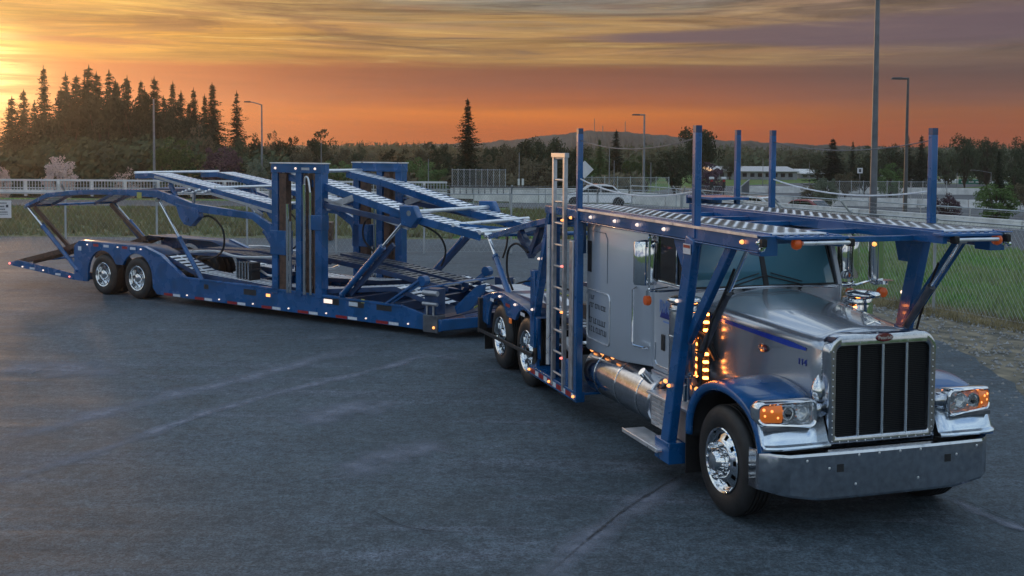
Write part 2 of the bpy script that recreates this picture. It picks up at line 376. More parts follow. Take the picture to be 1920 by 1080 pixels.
# --- wheels
for s in (-1, 1): wheel(P, 0, s*1.19, 0.52, s, 0.52, 0.30, 'front')
for x in (-5.82, -7.16):
    for s in (-1, 1):
        wheel(P, x, s*1.235, 0.515, s, 0.515, 0.27, 'rear'); wheel(P, x, s*0.90, 0.515, s, 0.515, 0.27, 'rear')
g = MB()
g.bb(-8.1, 0.55, -0.47, -0.39, 0.62, 0.90); g.bb(-8.1, 0.55, 0.39, 0.47, 0.62, 0.90)
for x in (-7.9, -6.5, -5.0, -3.7, -2.6): g.bb(x-0.06, x+0.06, -0.39, 0.39, 0.66, 0.86)
g.tube((0, -1.0, 0.5), (0, 1.0, 0.5), 0.07); g.tube((-5.82, -1, 0.515), (-5.82, 1, 0.515), 0.1); g.tube((-7.16, -1, 0.515), (-7.16, 1, 0.515), 0.1)
g.tube((-5.82, 0, 0.6), (-1.0, 0, 0.75), 0.06)
g.build('chassis_frame', M['dark'], P, 0.006)
g = MB(); g.bb(-1.15, 0.55, -0.36, 0.36, 0.72, 1.35); g.build('engine_block', M['dark'], P)

# --- hood
secs = []
for i in range(13):
    t = i/12; x = -1.27+t*1.965
    hw = 0.83-0.255*t**0.9; zs = 1.86-0.10*t; zt = 1.985-0.165*t; zb = 0.98-0.10*t; rr = 0.10
    row = [(x, -hw, zb), (x, -hw, zb+0.3), (x, -hw, (zb+zs)/2+0.15), (x, -hw+0.004, zs-0.10)]
    for k in range(7):
        a = k/6*math.pi/2; row.append((x, -hw+0.004+rr*(1-math.cos(a)), zs-0.10+rr*math.sin(a)))
    for k in range(1, 10):
        u = -1+k*0.2; y = u*(hw-0.10); row.append((x, y, zs+(zt-zs)*(1-abs(u)**2.2)))
    row += [(q[0], -q[1], q[2]) for q in reversed(row[:11])]
    secs.append(row)
hood = MB().grid(secs).build('hood', M['silver'], P, 0, 40, 0.012)
def hood_y(x): t = (x+1.27)/1.965; return 0.83-0.255*max(t, 0)**0.9
for s in (-1, 1):
    g = MB(); rows = []
    for i in range(15):
        x = -1.22+i*0.122; t = (x+1.27)/1.965; zc = 1.86-0.10*t-0.115-0.02*t; hw = 0.012+0.020*t*(1 if i < 13 else (14-i)/2)
        y = s*(hood_y(x)+0.0095); rows.append([(x, y, zc-hw), (x, y, zc+hw)])
    g.grid(rows).build('accent_stripe', M['accent'], P, 0, 0, 0.002)
    bx = -0.14; by = s*(hood_y(bx)+0.011); ang = math.atan(0.255/1.965)*s
    e = MB(); e.lathe([(0.001, 0.012), (0.9, 0.010), (1.0, 0.0), (1.0, -0.01)], (0,0,0), 'y', 24, s)
    e.v = [(x*0.085, y, z*0.04) for x, y, z in e.v]; o = e.build('hood_emblem', M['badge'], P); o.location = (bx, by, 1.545); o.rotation_euler = (0, 0, ang*-1 if s > 0 else -ang)
    o.rotation_euler = (0, 0, -s*0.13*-1) if s < 0 else (0, 0, -0.13)
    text('emblem_lettering', 'Peterbilt', 0.040, M['alu'], o, place(SIDE(s), 0, s*0.013, 0), 0.002)
    x0 = 0.44; text('unit_number', '114', 0.085, M['ink'], P, Matrix.Translation((x0, s*(hood_y(x0)+0.010), 1.51)) @ Matrix.Rotation(0.12*(-s), 4, 'Z') @ SIDE(s))
# seam of the hood and hinges
g = MB(); row = secs[2]; pts = [(p[0], p[1]*1.006, p[2]+0.004) for p in row[3:-3]]
g.path(pts, 0.006, 5); g.build('hood_seam', M['silver_dull'], hood)

# --- grille surround: chrome shell with a rounded top
def rrect(hw, z0, z1, r, n=8, rb=0.02):
    pts = [(-hw, z0+rb), (-hw+rb*0.3, z0+rb*0.3), (-hw+rb, z0), (hw-rb, z0), (hw-rb*0.3, z0+rb*0.3), (hw, z0+rb)]
    for k in range(n+1):
        a = k/n*math.pi/2; pts.append((hw-r+r*math.cos(a), z1-r+r*math.sin(a)))
    for k in range(1, n+1):
        a = math.pi/2+k/n*math.pi/2; pts.append((-hw+r+r*math.cos(a), z1-r+r*math.sin(a)))
    return pts
crown = lambda y: 0.035*(1-(y/0.57)**2)
def ring(hw, z0, z1, r, x): return [(x, y, z+(crown(y) if z > 1.4 else 0)) for y, z in rrect(hw, z0, z1, r)]
g = MB()
g.grid([ring(0.572, 0.795, 1.80, 0.15, 0.66), ring(0.572, 0.795, 1.80, 0.15, 0.785), ring(0.566, 0.80, 1.795, 0.15, 0.800), ring(0.553, 0.812, 1.782, 0.14, 0.806),
        ring(0.505, 0.885, 1.705, 0.06, 0.806), ring(0.495, 0.893, 1.697, 0.055, 0.798), ring(0.490, 0.898, 1.692, 0.05, 0.765)], True)
gs = g.build('grille_surround', M['chrome_w'], P, 0, 40)
g = MB()
for s in (-1, 1):
    for k in range(18): g.ball((0.69, s*0.573, 0.84+k*0.05), 0.0065, 6)
    for k in range(14): g.ball((0.807, s*0.530, 0.86+k*0.062), 0.006, 6)
for k in range(11): g.ball((0.807, -0.45+k*0.09, 0.85), 0.006, 6)
g.build('rivet', M['alu'], gs)
g = MB(); g.bb(0.735, 0.752, -0.495, 0.495, 0.88, 1.72)
for i in range(46):
    z = 0.905+i*0.0175; g.beam((0.757, -0.492, z), (0.757, 0.492, z), 0.012, 0.005)
for i in range(66):
    y = -0.488+i*0.015; g.beam((0.759, y, 0.895), (0.759, y, 1.70), 0.004, 0.006)
g.build('grille_mesh', M['mesh'], P, 0, 0)
for y in (-0.255, 0.0, 0.255):
    g = MB(); g.tube((0.79, y, 0.885), (0.79, y, 1.70+crown(y)*0.5), 0.014, 10); g.ball((0.79, y, 1.72+crown(y)*0.5), 0.018, 8, (1,1,1.3)); g.build('grille_bar', M['polish'], P)
e = MB(); e.lathe([(0.001, 0.016), (0.85, 0.013), (1.0, 0.0), (1.0, -0.01)], (0,0,0), 'x', 28)
e.v = [(x, y*0.095, z*0.040) for x, y, z in e.v]; o = e.build('emblem', M['badge'], P); o.location = (0.807, 0, 1.775)
text('emblem_lettering', 'Peterbilt', 0.044, M['alu'], o, place(FRONT, 0.016, 0, 0), 0.002)
g = MB(); g.path([(0.62, -0.05, 1.862), (0.70, -0.02, 1.90), (0.74, 0.0, 1.885), (0.70, 0.02, 1.90), (0.62, 0.05, 1.862)], 0.010, 6); g.build('hood_ornament', M['chrome'], P)

# --- bumper
rows = []
for i in range(25):
    u = -1+i/12; a = abs(u); y = u*1.215
    x = 0.93-0.03*a**2-0.17*max(0, (a-0.87)/0.13)
    zb = 0.375+0.085*max(0, (a-0.60)/0.40)
    if i in (0, 24): rows.append([(0.60, y*1.004, zb+0.0), (0.60, y*1.004, 0.80), (0.60, y*0.99, 0.805)])
    rows.append([(x-0.05, y, zb-0.005), (x-0.008, y, zb+0.004), (x, y, zb+0.025), (x, y, 0.775), (x-0.008, y, 0.795), (x-0.05, y, 0.805)][0:6])
rows = [r_ for r_ in rows if len(r_) == 6]
e0 = [(0.56, rows[0][0][1]*1.003, p[2]) for p in rows[0]]; e1 = [(0.56, rows[-1][0][1]*1.003, p[2]) for p in rows[-1]]
bump = MB().grid([e0]+rows+[e1]).build('bumper', M['chrome_w'], P, 0, 18, 0.008)
g = MB()
for y in (-0.52, 0.62): g.bb(0.925, 0.936-0.03*(y/1.215)**2, y-0.035, y+0.035, 0.62, 0.69)
for y in (-0.60, 0.70): pass
g.build('tow_pin_opening', M['dark'], bump)
g = MB()
for y, z in ((-0.63, 0.66), (-0.33, 0.76), (-0.12, 0.76), (0.10, 0.76), (0.32, 0.76), (-0.36, 0.50), (0.30, 0.50), (0.72, 0.68), (-0.85, 0.74), (0.95, 0.74)):
    g = MB(); g.ball((0.932-0.03*(y/1.215)**2, y, z), 0.013, 8, (0.5,1,1)); g.build('bolt', M['alu'], bump)

# --- fenders, headlights, splash panels
arch = [(-0.66, 0.62), (-0.645, 0.80), (-0.56, 0.98), (-0.42, 1.11), (-0.24, 1.20), (-0.04, 1.245), (0.16, 1.25), (0.34, 1.22), (0.50, 1.165), (0.63, 1.08), (0.72, 0.97), (0.77, 0.85), (0.785, 0.80)]
def dense(p, n=3):
    o = []
    for i in range(len(p)-1):
        p0 = p[max(i-1, 0)]; p1 = p[i]; p2 = p[i+1]; p3 = p[min(i+2, len(p)-1)]
        for k in range(n):
            t = k/n
            o.append(tuple(0.5*((2*b)+(-a+c_)*t+(2*a-5*b+4*c_-d)*t*t+(-a+3*b-3*c_+d)*t**3) for a, b, c_, d in zip(p0, p1, p2, p3)))
    return o+[p[-1]]
A = dense(arch)
for s in (-1, 1):
    rows = []
    for y, off in ((1.20, -0.075), (1.235, -0.055), (1.245, -0.02), (1.235, 0.008), (1.19, 0.022), (1.05, 0.034), (0.85, 0.045), (0.70, 0.055), (0.60, 0.06)):
        r_ = []
        for i, (x, z) in enumerate(A):
            a = A[max(i-1, 0)]; b = A[min(i+1, len(A)-1)]; dx, dz = b[0]-a[0], b[1]-a[1]; l_ = math.hypot(dx, dz)
            o_ = off if (x < 0.52 or y > 1.16) else off-(off+0.05)*min(1, (x-0.52)/0.10)
            r_.append((x-dz/l_*o_, s*y, z+dx/l_*o_))
        rows.append(r_)
    f = MB().grid(rows).build('front_fender', M['blue'], P, 0, 50, 0.008)
    # inner arch
    g = MB(); rows = [[(x*0.97, s*y, z-0.04) for x, z in A] for y in (1.19, 0.58)]; g.grid(rows).build('wheel_arch_liner', M['black'], P, 0, 50, 0.004)
    g = MB(); g.bb(-0.70, -0.685, s*0.66, s*1.22, 0.20, 0.78); g.build('mud_flap', M['black'], P)
    g = MB(); [g.ball((-0.675, s*q, 0.60), 0.012, 6) for q in (0.9, 0.98, 1.1)]; g.build('rivet', M['alu'], P)
    # sloping polished panel between headlight and bumper
    g = MB(); rows = []
    for y in (0.585, 0.80, 1.0, 1.12, 1.20, 1.232):
        dx = -0.05*max(0, (y-1.05)/0.18)**2; k = 0.0 if y > 0.7 else 0.0
        rows.append([(0.745+dx, s*y, 1.075), (0.832+dx, s*y, 0.872), (0.848+dx, s*y, 0.866), (0.870+dx, s*y, 0.860), (0.876+dx, s*y, 0.846), (0.868+dx, s*y, 0.832), (0.72+dx, s*y, 0.812)])
    g.grid(rows).build('splash_panel', M['polish'], P, 0, 15, 0.005)
    # headlight pod: y from 0.66 to 1.27, z 1.05 .. 1.26
    def pod(y0, y1, z0, z1, x, r): # rounded outline
        pts = []
        for (cy, cz, a0) in ((y1-r, z1-r, 0), (y0+r, z1-r, 90), (y0+r, z0+r, 180), (y1-r, z0+r, 270)):
            for k in range(6): a = R(a0+k*18); pts.append((cy+r*math.cos(a), cz+r*math.sin(a)))
        return [(x-0.10*max(0, (y-1.05)/0.2)**1.5-0.012, s*y, z-0.035*max(0, (0.95-y)/0.3) if z < 1.15 else z-0.018*max(0, (y-1.0)/0.25)) for y, z in pts]
    g = MB()
    g.grid([pod(0.78, 1.17, 1.09, 1.20, 0.55, 0.05), pod(0.73, 1.22, 1.05, 1.235, 0.64, 0.07), pod(0.70, 1.25, 1.03, 1.255, 0.74, 0.07), pod(0.695, 1.255, 1.025, 1.26, 0.83, 0.07),
            pod(0.71, 1.24, 1.04, 1.245, 0.845, 0.06), pod(0.725, 1.225, 1.055, 1.23, 0.835, 0.05), pod(0.735, 1.215, 1.065, 1.22, 0.775, 0.05)], True)
    hl = g.build('headlight', M['chrome'], P, 0, 50)
    g = MB(); rw = pod(0.735, 1.215, 1.065, 1.22, 0.782, 0.05); g.add(rw, [tuple(range(len(rw)))]); g.build('reflector', M['chrome_w'], hl, 0, 0)
    for yy, rr in ((0.985, 0.056), (0.845, 0.060)):
        g = MB(); g.lathe([(rr, 0.035), (rr*1.12, 0.052), (rr*1.2, 0.035), (rr, 0.032), (rr*0.85, 0.01), (0.001, -0.01)], (0.775, s*yy, 1.142), 'x', 28); g.build('lamp_bezel', M['chrome'], hl)
        g = MB(); g.lathe([(rr*0.78, 0.03), (rr*0.6, 0.05), (rr*0.3, 0.062), (0.001, 0.066)], (0.772, s*yy, 1.142), 'x', 24)
        g.build('projector_lens', M['dglass' if yy > 0.9 else 'lens'], hl)
    g = MB(); rows = []
    for k in range(9):
        y = 1.045+k*0.0225; dx = -0.10*max(0, (y-1.05)/0.2)**1.5; zt = 1.222-0.018*max(0, (y-1.0)/0.25)-(0.02 if k == 8 else 0); zb = 1.062+(0.02 if k == 8 else 0)
        rows.append([(0.80+dx, s*y, zb), (0.815+dx, s*y, zb+0.02), (0.818+dx, s*y, (zb+zt)/2), (0.815+dx, s*y, zt-0.02), (0.80+dx, s*y, zt)])
    g.grid(rows).build('turn_signal', M['amber'], hl, 0, 40)
    g = MB()
    for k, j in ((0.2, 0.15), (1.4, 0.9), (2.7, 0.3), (2.9, 1.0)):
        g.ball((0.812-0.10*max(0, (1.075+k*0.04-1.05)/0.2)**1.5, s*(1.075+k*0.04), 1.10+j*0.075), 0.012+0.003*j, 6)
    g.build('turn_signal_bulb', M['bulb'], hl)
    g = MB(); rw = pod(0.727, 1.04, 1.056, 1.228, 0.832, 0.05)[:]; g.add(rw, [tuple(range(len(rw)))]); g.build('lens_cover', M['lens'], hl, 0, 0)
    # bracket to the grille shell, with a small teardrop cover above
    g = MB(); g.grid([[(0.62, s*0.74, 1.22), (0.80, s*0.735, 1.21), (0.80, s*0.735, 1.07), (0.62, s*0.74, 1.04)], [(0.62, s*0.57, 1.20), (0.77, s*0.575, 1.185), (0.77, s*0.575, 1.10), (0.62, s*0.57, 1.06)]])
    g.build('headlight_bracket', M['chrome_w'], P, 0, 30, 0.01)
    g = MB(); g.lathe([(0.001, -0.10), (0.05, -0.085), (0.075, 0.0), (0.045, 0.09), (0.001, 0.16)], (0.66, s*0.585, 1.28), 'z', 16); g.build('bracket_cover', M['chrome'], P, 0, 60)
    g = MB(); g.bb(0.70, 0.80, s*0.74, s*1.20, 0.99, 1.035); g.build('headlight_mount', M['grey'], P, 0.008)

# --- cab
def cabside(hw, x0, x1, zb, zt): pass
g = MB()
ztop = 2.575
# firewall / cowl / lower cab shell, with window openings left free
out = [(-2.06, 0.98), (-1.27, 0.98), (-1.24, 1.95), (-1.27, 1.985), (-2.06, 1.985)]
for s in (-1, 1): g.ext(out, s*0.93, s*0.955)
g.bb(-1.30, -1.25, -0.93, 0.93, 0.98, 1.985)
g.bb(-2.06, -1.25, -0.93, 0.93, 0.96, 0.99)
cab = g.build('cab', M['silver_side'], P, 0.012)
g = MB(); rows = []
for x, z, hw in ((-2.06, 2.50, 0.955), (-2.06, 2.56, 0.92), (-1.9, 2.585, 0.90), (-1.62, 2.58, 0.90), (-1.48, 2.55, 0.90), (-1.43, 2.50, 0.93)):
    rows.append([(x, -hw-0.02, z-0.04), (x, -hw, z-0.005), (x, -hw*0.8, z+0.01), (x, 0, z+0.02), (x, hw*0.8, z+0.01), (x, hw, z-0.005), (x, hw+0.02, z-0.04)])
g.grid(rows).build('cab_roof', M['silver'], P, 0, 50, 0.02)
# pillars
for s in (-1, 1):
    g = MB(); g.beam((-1.26, s*0.925, 1.97), (-1.45, s*0.915, 2.53), 0.055, 0.06); g.build('windscreen_pillar', M['silver_dull'], P, 0.006)
    g = MB(); g.bb(-2.06, -1.99, s*0.955, s*0.90, 1.98, 2.54); g.build('rear_pillar', M['silver'], P, 0.006)
    # door with raised frame
    d = MB(); d.ext([(-1.98, 1.02), (-1.34, 1.02), (-1.32, 1.95), (-1.98, 1.97)], s*0.957, s*0.968); d = d.build('door', M['silver_side'], P, 0.008)
    t = MB(); rim_ = [(-1.965, 1.30), (-1.965, 1.10), (-1.93, 1.05), (-1.40, 1.05), (-1.36, 1.09), (-1.345, 1.9)]
    t.path([(x, s*0.972, z) for x, z in rim_], 0.008, 6); t.build('door_trim', M['chrome'], d)
    t = MB(); t.bb(-1.80, -1.72, s*0.968, s*0.985, 1.24, 1.42); t.build('door_handle', M['dark'], d, 0.012)
    # side glass with divider
    gl = MB(); gl.ext([(-1.97, 1.99), (-1.30, 1.99), (-1.44, 2.50), (-1.97, 2.50)], s*0.93, s*0.936); gl.build('side_window', M['dglass'], P, 0, 0)
    t = MB(); t.path([(-1.50, s*0.945, 1.99), (-1.50, s*0.945, 2.50)], 0.014, 8)
    t.path([(-1.97, s*0.945, 1.995), (-1.29, s*0.945, 1.995), (-1.44, s*0.945, 2.505), (-1.97, s*0.945, 2.505), (-1.97, s*0.945, 1.995)], 0.012, 6); t.build('window_frame', M['chrome'], P)
    # door crest: mountains under pale lettering
    t = MB(); z0 = 1.60
    for q in ((-1.86, -1.72, 0.11), (-1.78, -1.62, 0.15), (-1.70, -1.56, 0.09), (-1.62, -1.50, 0.13)):
        t.ext([(q[0], z0), (q[1], z0), ((q[0]+q[1])/2, z0+q[2])], s*0.9705, s*0.9725)
    t.build('door_crest', M['ink'], d, 0, 0)
    t = MB()
    for k in range(5):
        x0 = -1.86+k*0.074; t.bb(x0, x0+0.018, s*0.9728, s*0.9745, 1.66, 1.79); t.bb(x0, x0+0.055, s*0.9728, s*0.9745, 1.775-0.04*(k % 2), 1.80-0.04*(k % 2)); t.bb(x0+0.038, x0+0.052, s*0.9728, s*0.9745, 1.68, 1.77)
    t.build('door_crest_lettering', M['inkl'], d, 0, 0)
    t = MB(); t.bb(-1.77, -1.58, s*0.9705, s*0.972, 1.555, 1.575); t.build('door_crest_caption', M['inkl'], d, 0, 0)
# windscreen: two flat panes in a dark rubber frame
ws = lambda y, z: (-1.262-(z-1.985)*0.36+0.02*(1-abs(y)/0.9), y, z)
for s in (-1, 1):
    g = MB(); a = [ws(s*0.03, 2.0), ws(s*0.865, 2.0), ws(s*0.82, 2.49), ws(s*0.03, 2.49)]; g.add(a, [(0,1,2,3)]); g.build('windscreen', M['glass'], P, 0, 0, 0.006, fix=False)
    g = MB(); g.path([ws(s*0.02, 1.99), ws(s*0.875, 1.99), ws(s*0.84, 2.50), ws(s*0.02, 2.50), ws(s*0.02, 1.99)], 0.016, 6); g.build('windscreen_frame', M['dark'], P)
    g = MB(); p0 = ws(s*0.42, 1.965); g.tube(p0, (p0[0]+0.03, p0[1], p0[2]+0.03), 0.022, 8); q = [ws(s*0.42, 2.0), ws(s*0.22, 2.05), ws(s*0.02, 2.10)]
    g.path([(x+0.025, y, z) for x, y, z in q], 0.008, 5); g.path([(ws(s*0.45, 2.03)[0]+0.02, s*0.45, 2.03), (ws(s*0.07, 2.13)[0]+0.02, s*0.07, 2.13)], 0.006, 5); g.build('wiper', M['dark'], P)
g = MB(); g.beam(ws(0, 1.99), ws(0, 2.50), 0.05, 0.03, (1,0,0)); g.build('windscreen_divider', M['dark'], P)
g = MB(); g.grid([[(-1.30, y, 1.96+0.035*(1-(y/0.95)**2)) for y in [k*0.19-0.95 for k in range(11)]], [(-1.20, y, 1.955+0.03*(1-(y/0.95)**2)) for y in [k*0.19*0.9-0.855 for k in range(11)]]]); g.build('cowl', M['silver'], P, 0, 40, 0.015)
# interior
for s in (-1, 1):
    g = MB(); g.bb(-2.0, -1.85, s*0.28, s*0.75, 1.5, 2.15); g.bb(-1.95, -1.5, s*0.28, s*0.75, 1.4, 1.52); g.bb(-1.98, -1.87, s*0.4, s*0.62, 2.16, 2.33); g.build('seat', M['seat'], P, 0.04)
g = MB(); c0 = Vector((-1.52, 0.5, 1.95)); ax = Vector((-0.5, 0, 0.86)).normalized(); u = ax.orthogonal().normalized(); v = ax.cross(u)
g.path([c0+(u*math.cos(k*math.pi/12)+v*math.sin(k*math.pi/12))*0.22 for k in range(25)], 0.016, 6); g.beam(c0-u*0.2, c0+u*0.2, 0.04, 0.02); g.build('steering_wheel', M['dark'], P)
g = MB(); g.bb(-1.45, -1.30, -0.85, 0.85, 1.75, 1.97); g.build('dashboard', M['dark'], P, 0.03)
g = MB(); g.bb(-2.09, -2.07, -0.9, 0.9, 1.0, 2.5); g.build('cab_partition', M['tint'], P)

# --- sleeper
g = MB()
pl = [(-3.68, -1.14), (-2.56, -1.14), (-2.07, -0.965), (-2.07, 0.965), (-2.56, 1.14), (-3.68, 1.14)]
n = len(pl); rows = []
for z, k in ((0.93, 0.985), (0.96, 1.0), (2.48, 1.0), (2.545, 0.985), (2.575, 0.955)):
    rows.append([(x if x < -3.6 or x > -2.1 else x, y*k, z+(0.07*(x+3.68)/1.6 if z < 1 else 0)) for x, y in pl])
g.grid(rows, True); g.add(rows[-1], [tuple(range(n))]); g.add(rows[0], [tuple(range(n-1, -1, -1))])
g.v = [v_ for v_ in g.v]
slp = g.build('sleeper', M['silver_side'], P, 0.018, 30)
for s in (-1, 1):
    g = MB(); g.bb(-3.62, -3.50, s*1.142, s*1.150, 1.93, 2.32); g.build('sleeper_vent', M['dark'], slp, 0.01)
    g = MB(); rr = 0.07; pts = []
    for (cx_, cz, a0) in ((-2.96, 1.64, 0), (-3.56, 1.64, 90), (-3.56, 1.16, 180), (-2.96, 1.16, 270)):
        for k in range(5): a = R(a0+k*22.5); pts.append((cx_+rr*math.cos(a), s*1.146, cz+rr*math.sin(a)))
    pts.append(pts[0]); g.path(pts, 0.010, 6); g.build('compartment_door_trim', M['alu'], slp)
    g = MB(); rnd = random.Random(5)
    for zz, x0, x1, h in ((1.62, -3.55, -3.35, 0.055), (1.52, -3.55, -3.02, 0.06), (1.33, -3.56, -3.02, 0.07), (1.22, -3.55, -3.0, 0.07)):
        x = x0
        while x < x1:
            wd = rnd.uniform(0.028, 0.045)
            g.bb(x, x+0.012, s*1.1435, s*1.1455, zz-h/2, zz+h/2)
            if rnd.random() < 0.7: g.bb(x+0.012, x+wd, s*1.1435, s*1.1455, zz+h/2-0.012, zz+h/2)
            if rnd.random() < 0.5: g.bb(x+0.012, x+wd, s*1.1435, s*1.1455, zz-h/2, zz-h/2+0.012)
            x += wd+0.016+(0.03 if rnd.random() < 0.15 else 0)
    g.bb(-3.58, -3.55, s*1.1435, s*1.1455, 1.33, 1.50)
    g.build('faded_lettering', M['inkb'], slp, 0, 0)
    g = MB(); g.path([(-3.50, s*1.146, 2.45), (-3.05, s*1.146, 2.45), (-2.98, s*1.146, 2.38), (-2.98, s*1.146, 1.85)], 0.005, 5); g.build('sleeper_panel_seam', M['silver_dull'], slp)
    # grab handle on the angled corner
    nx, ny = 0.33, 0.94
    g = MB(); q = [(-2.30, 1.06, 1.88), (-2.29, 1.11, 1.86), (-2.29, 1.11, 1.26), (-2.27, 1.11, 1.22), (-2.13, 1.04, 1.21), (-2.12, 0.99, 1.21)]
    g.path([(x, s*y, z) for x, y, z in q], 0.014, 8); g.build('grab_handle', M['chrome'], P)
    # mirror
    g = MB(); g.ext([(-1.02, 2.02), (-0.96, 2.02), (-0.96, 2.50), (-1.02, 2.50)], 0, 0)
    mm = MB(); c0 = (-1.60, s*1.27)
    prof = [(0.02, -0.25), (0.115, -0.235), (0.125, -0.20), (0.125, 0.20), (0.115, 0.235), (0.02, 0.25)]
    mm.lathe([(r_*1.0, z_) for r_, z_ in prof], (0,0,0), 'z', 20); mm.v = [(x*0.75 if x > 0 else x*0.25, y*1.15, z) for x, y, z in mm.v]
    mr = mm.build('mirror', M['chrome'], P, 0, 50); mr.location = (c0[0], c0[1], 2.24)
    g = MB(); g.tube((0.10, 0, 0.30), (0.10, 0, -0.29), 0.012, 8); g.path([(0.10, 0, 0.29), (0.05, -s*0.02, 0.31), (0.0, -s*0.12, 0.31), (0.0, -s*0.32, 0.28)], 0.012, 8)
    g.path([(0.10, 0, -0.29), (0.12, -s*0.1, -0.30), (0.22, -s*0.33, -0.28)], 0.012, 8); g.path([(0.10, 0, -0.285), (0.0, -s*0.32, -0.27)], 0.010, 8)
    for zz in (0.27, -0.28): g.ball((0.10, 0, zz), 0.024, 8)
    g.build('mirror_arm', M['chrome'], mr)
    g = MB(); g.lathe([(0.001, 0.035), (0.05, 0.025), (0.058, 0.0), (0.05, -0.03), (0.001, -0.035)], (0.06, 0.0, -0.40), 'y', 20); g.build('mirror_lamp', M['amber_faint'], mr, 0, 60)
    g = MB(); g.tube((0.06, 0, -0.29), (0.06, 0, -0.40), 0.02, 8); g.build('lamp_bracket', M['chrome'], mr)

# --- air cleaners, light strips, stacks
for s in (-1, 1):
    g = MB(); g.lathe([(0.001, 0), (0.15, 0.0), (0.162, 0.02), (0.162, 0.80), (0.155, 0.83), (0.09, 0.845), (0.001, 0.85)], (-1.09, s*1.05, 1.02), 'z', 32)
    ac = g.build('air_cleaner', M['chrome'] if s > 0 else M['chrome_w'], P, 0, 50)
    g = MB()
    for zz in (1.12, 1.52, 1.80): g.lathe([(0.164, -0.014), (0.168, -0.01), (0.168, 0.01), (0.164, 0.014)], (-1.09, s*1.05, zz), 'z', 32)
    g.build('clamp_band', M['chrome'], ac, 0, 40)
    g = MB(); g.lathe([(0.17, 0.0), (0.185, 0.015), (0.185, 0.035), (0.165, 0.055), (0.08, 0.07), (0.001, 0.072)], (-1.09+0.10*(s > 0), s*1.05, 1.875), 'z', 32); g.build('intake_cap', M['chrome'], ac, 0, 50)
    g = MB(); g.bb(-0.985, -0.965, s*0.86, s*0.90, 1.02, 1.80); g.bb(-1.0, -0.90, s*0.845, s*0.862, 1.04, 1.79); g.build('light_bar_bracket', M['dark'], ac)
    for k in range(9):
        g = MB(); g.box((-0.925, s*0.885, 1.10+k*0.083), (0.045, 0.05, 0.026)); g.build('side_marker_lamp', M['led'], ac, 0.006)
    g = MB(); g.hose([(-1.0, s*0.98, 1.6), (-0.9, s*0.9, 1.5), (-0.86, s*0.80, 1.3)], 0.03, 8); g.build('intake_pipe', M['dark'], ac)
# far side post-mounted chrome stack seen beyond the windscreen
for s in (1,):
    g = MB(); g.tube((-1.20, 1.36, 2.05), (-1.20, 1.36, 2.48), 0.085, 20); g.ball((-1.20, 1.36, 2.05), 0.085, 16); g.build('convex_mirror_housing', M['chrome'], P)
    g = MB(); g.path([(-1.20, 1.30, 2.02), (-1.18, 1.1, 1.98), (-1.22, 0.95, 1.96)], 0.014); g.tube((-1.12, 1.42, 1.99), (-1.12, 1.42, 2.03), 0.10, 16); g.build('mirror_bracket', M['chrome'], P)
    g = MB(); g.lathe([(0.001, 0.04), (0.055, 0.025), (0.055, -0.03), (0.001, -0.035)], (-1.08, 1.36, 1.90), 'x', 18); g.build('mirror_lamp', M['amber_faint'], P, 0, 60)

# --- tank, steps, battery box
for s in (-1, 1):
    g = MB(); g.lathe([(0.001, 0), (0.27, 0), (0.30, 0.02), (0.30, 1.93), (0.27, 1.95), (0.001, 1.95)], (-3.66, s*0.88, 0.66), 'x', 40); tk = g.build('fuel_tank', M['chrome_w'], P, 0, 50)
    for q in (0.35, 1.0, 1.62): g = MB(); g.lathe([(0.302, -0.025), (0.307, -0.02), (0.307, 0.02), (0.302, 0.025)], (-3.66+q, s*0.88, 0.66), 'x', 40); g.build('tank_strap', M['chrome'], tk, 0, 40)
    g = MB(); g.tube((-2.0, s*1.05, 0.90), (-2.0, s*1.12, 0.97), 0.05, 14); g.build('filler_cap', M['chrome'], tk)
    g = MB(); g.bb(-1.66, -0.74, s*0.70, s*1.16, 0.46, 0.80); bx = g.build('step_box', M['alu_d'], P, 0.012)
    g = MB()
    for i in range(16):
        for j in range(6): g.box((-1.62+i*0.028, s*1.163, 0.50+j*0.05), (0.018, 0.006, 0.03))
    g.build('perforated_face', M['alu'], bx, 0, 0)
    g = MB(); g.bb(-1.70, -0.70, s*0.66, s*1.20, 0.80, 0.825); g.bb(-1.92, -1.02, s*1.12, s*1.38, 0.335, 0.36); g.bb(-1.92, -1.02, s*1.375, s*1.39, 0.325, 0.37); g.build('step_plate', M['alu'], P, 0.004)
    g = MB(); g.bb(-2.06, -0.62, s*0.72, s*0.98, 0.88, 0.98); g.build('rocker_panel', M['silver_dull'], P, 0.015)
    g = MB(); g.hose([(-1.86, s*0.9, 0.62), (-1.80, s*0.9, 0.60), (-1.72, s*0.86, 0.70), (-1.5, s*0.80, 0.86)], 0.05, 10); g.build('exhaust_pipe', M['chrome'], P)
    for x, z in ((-3.60, 0.925), (-3.25, 0.94), (-2.92, 0.955), (-1.62, 0.93), (-0.88, 1.00)):
        g = MB(); g.lathe([(0.022, 0), (0.024, 0.008), (0.014, 0.025), (0.001, 0.03)], (x, s*(1.08 if x < -2.8 else 1.0), z), 'y', 12, s); g.v = [(x+(a[0]-x)*1.6, a[1], a[2]) for a in g.v]; g.build('cab_marker_lamp', M['lamp'], P, 0, 60)
    g = MB(); g.tube((-0.98, s*1.06, 0.86), (-0.98, s*1.06, 1.16), 0.055, 14); g.ball((-0.98, s*1.06, 1.20), 0.045, 10); g.build('coolant_bottle', M['chrome'], P)

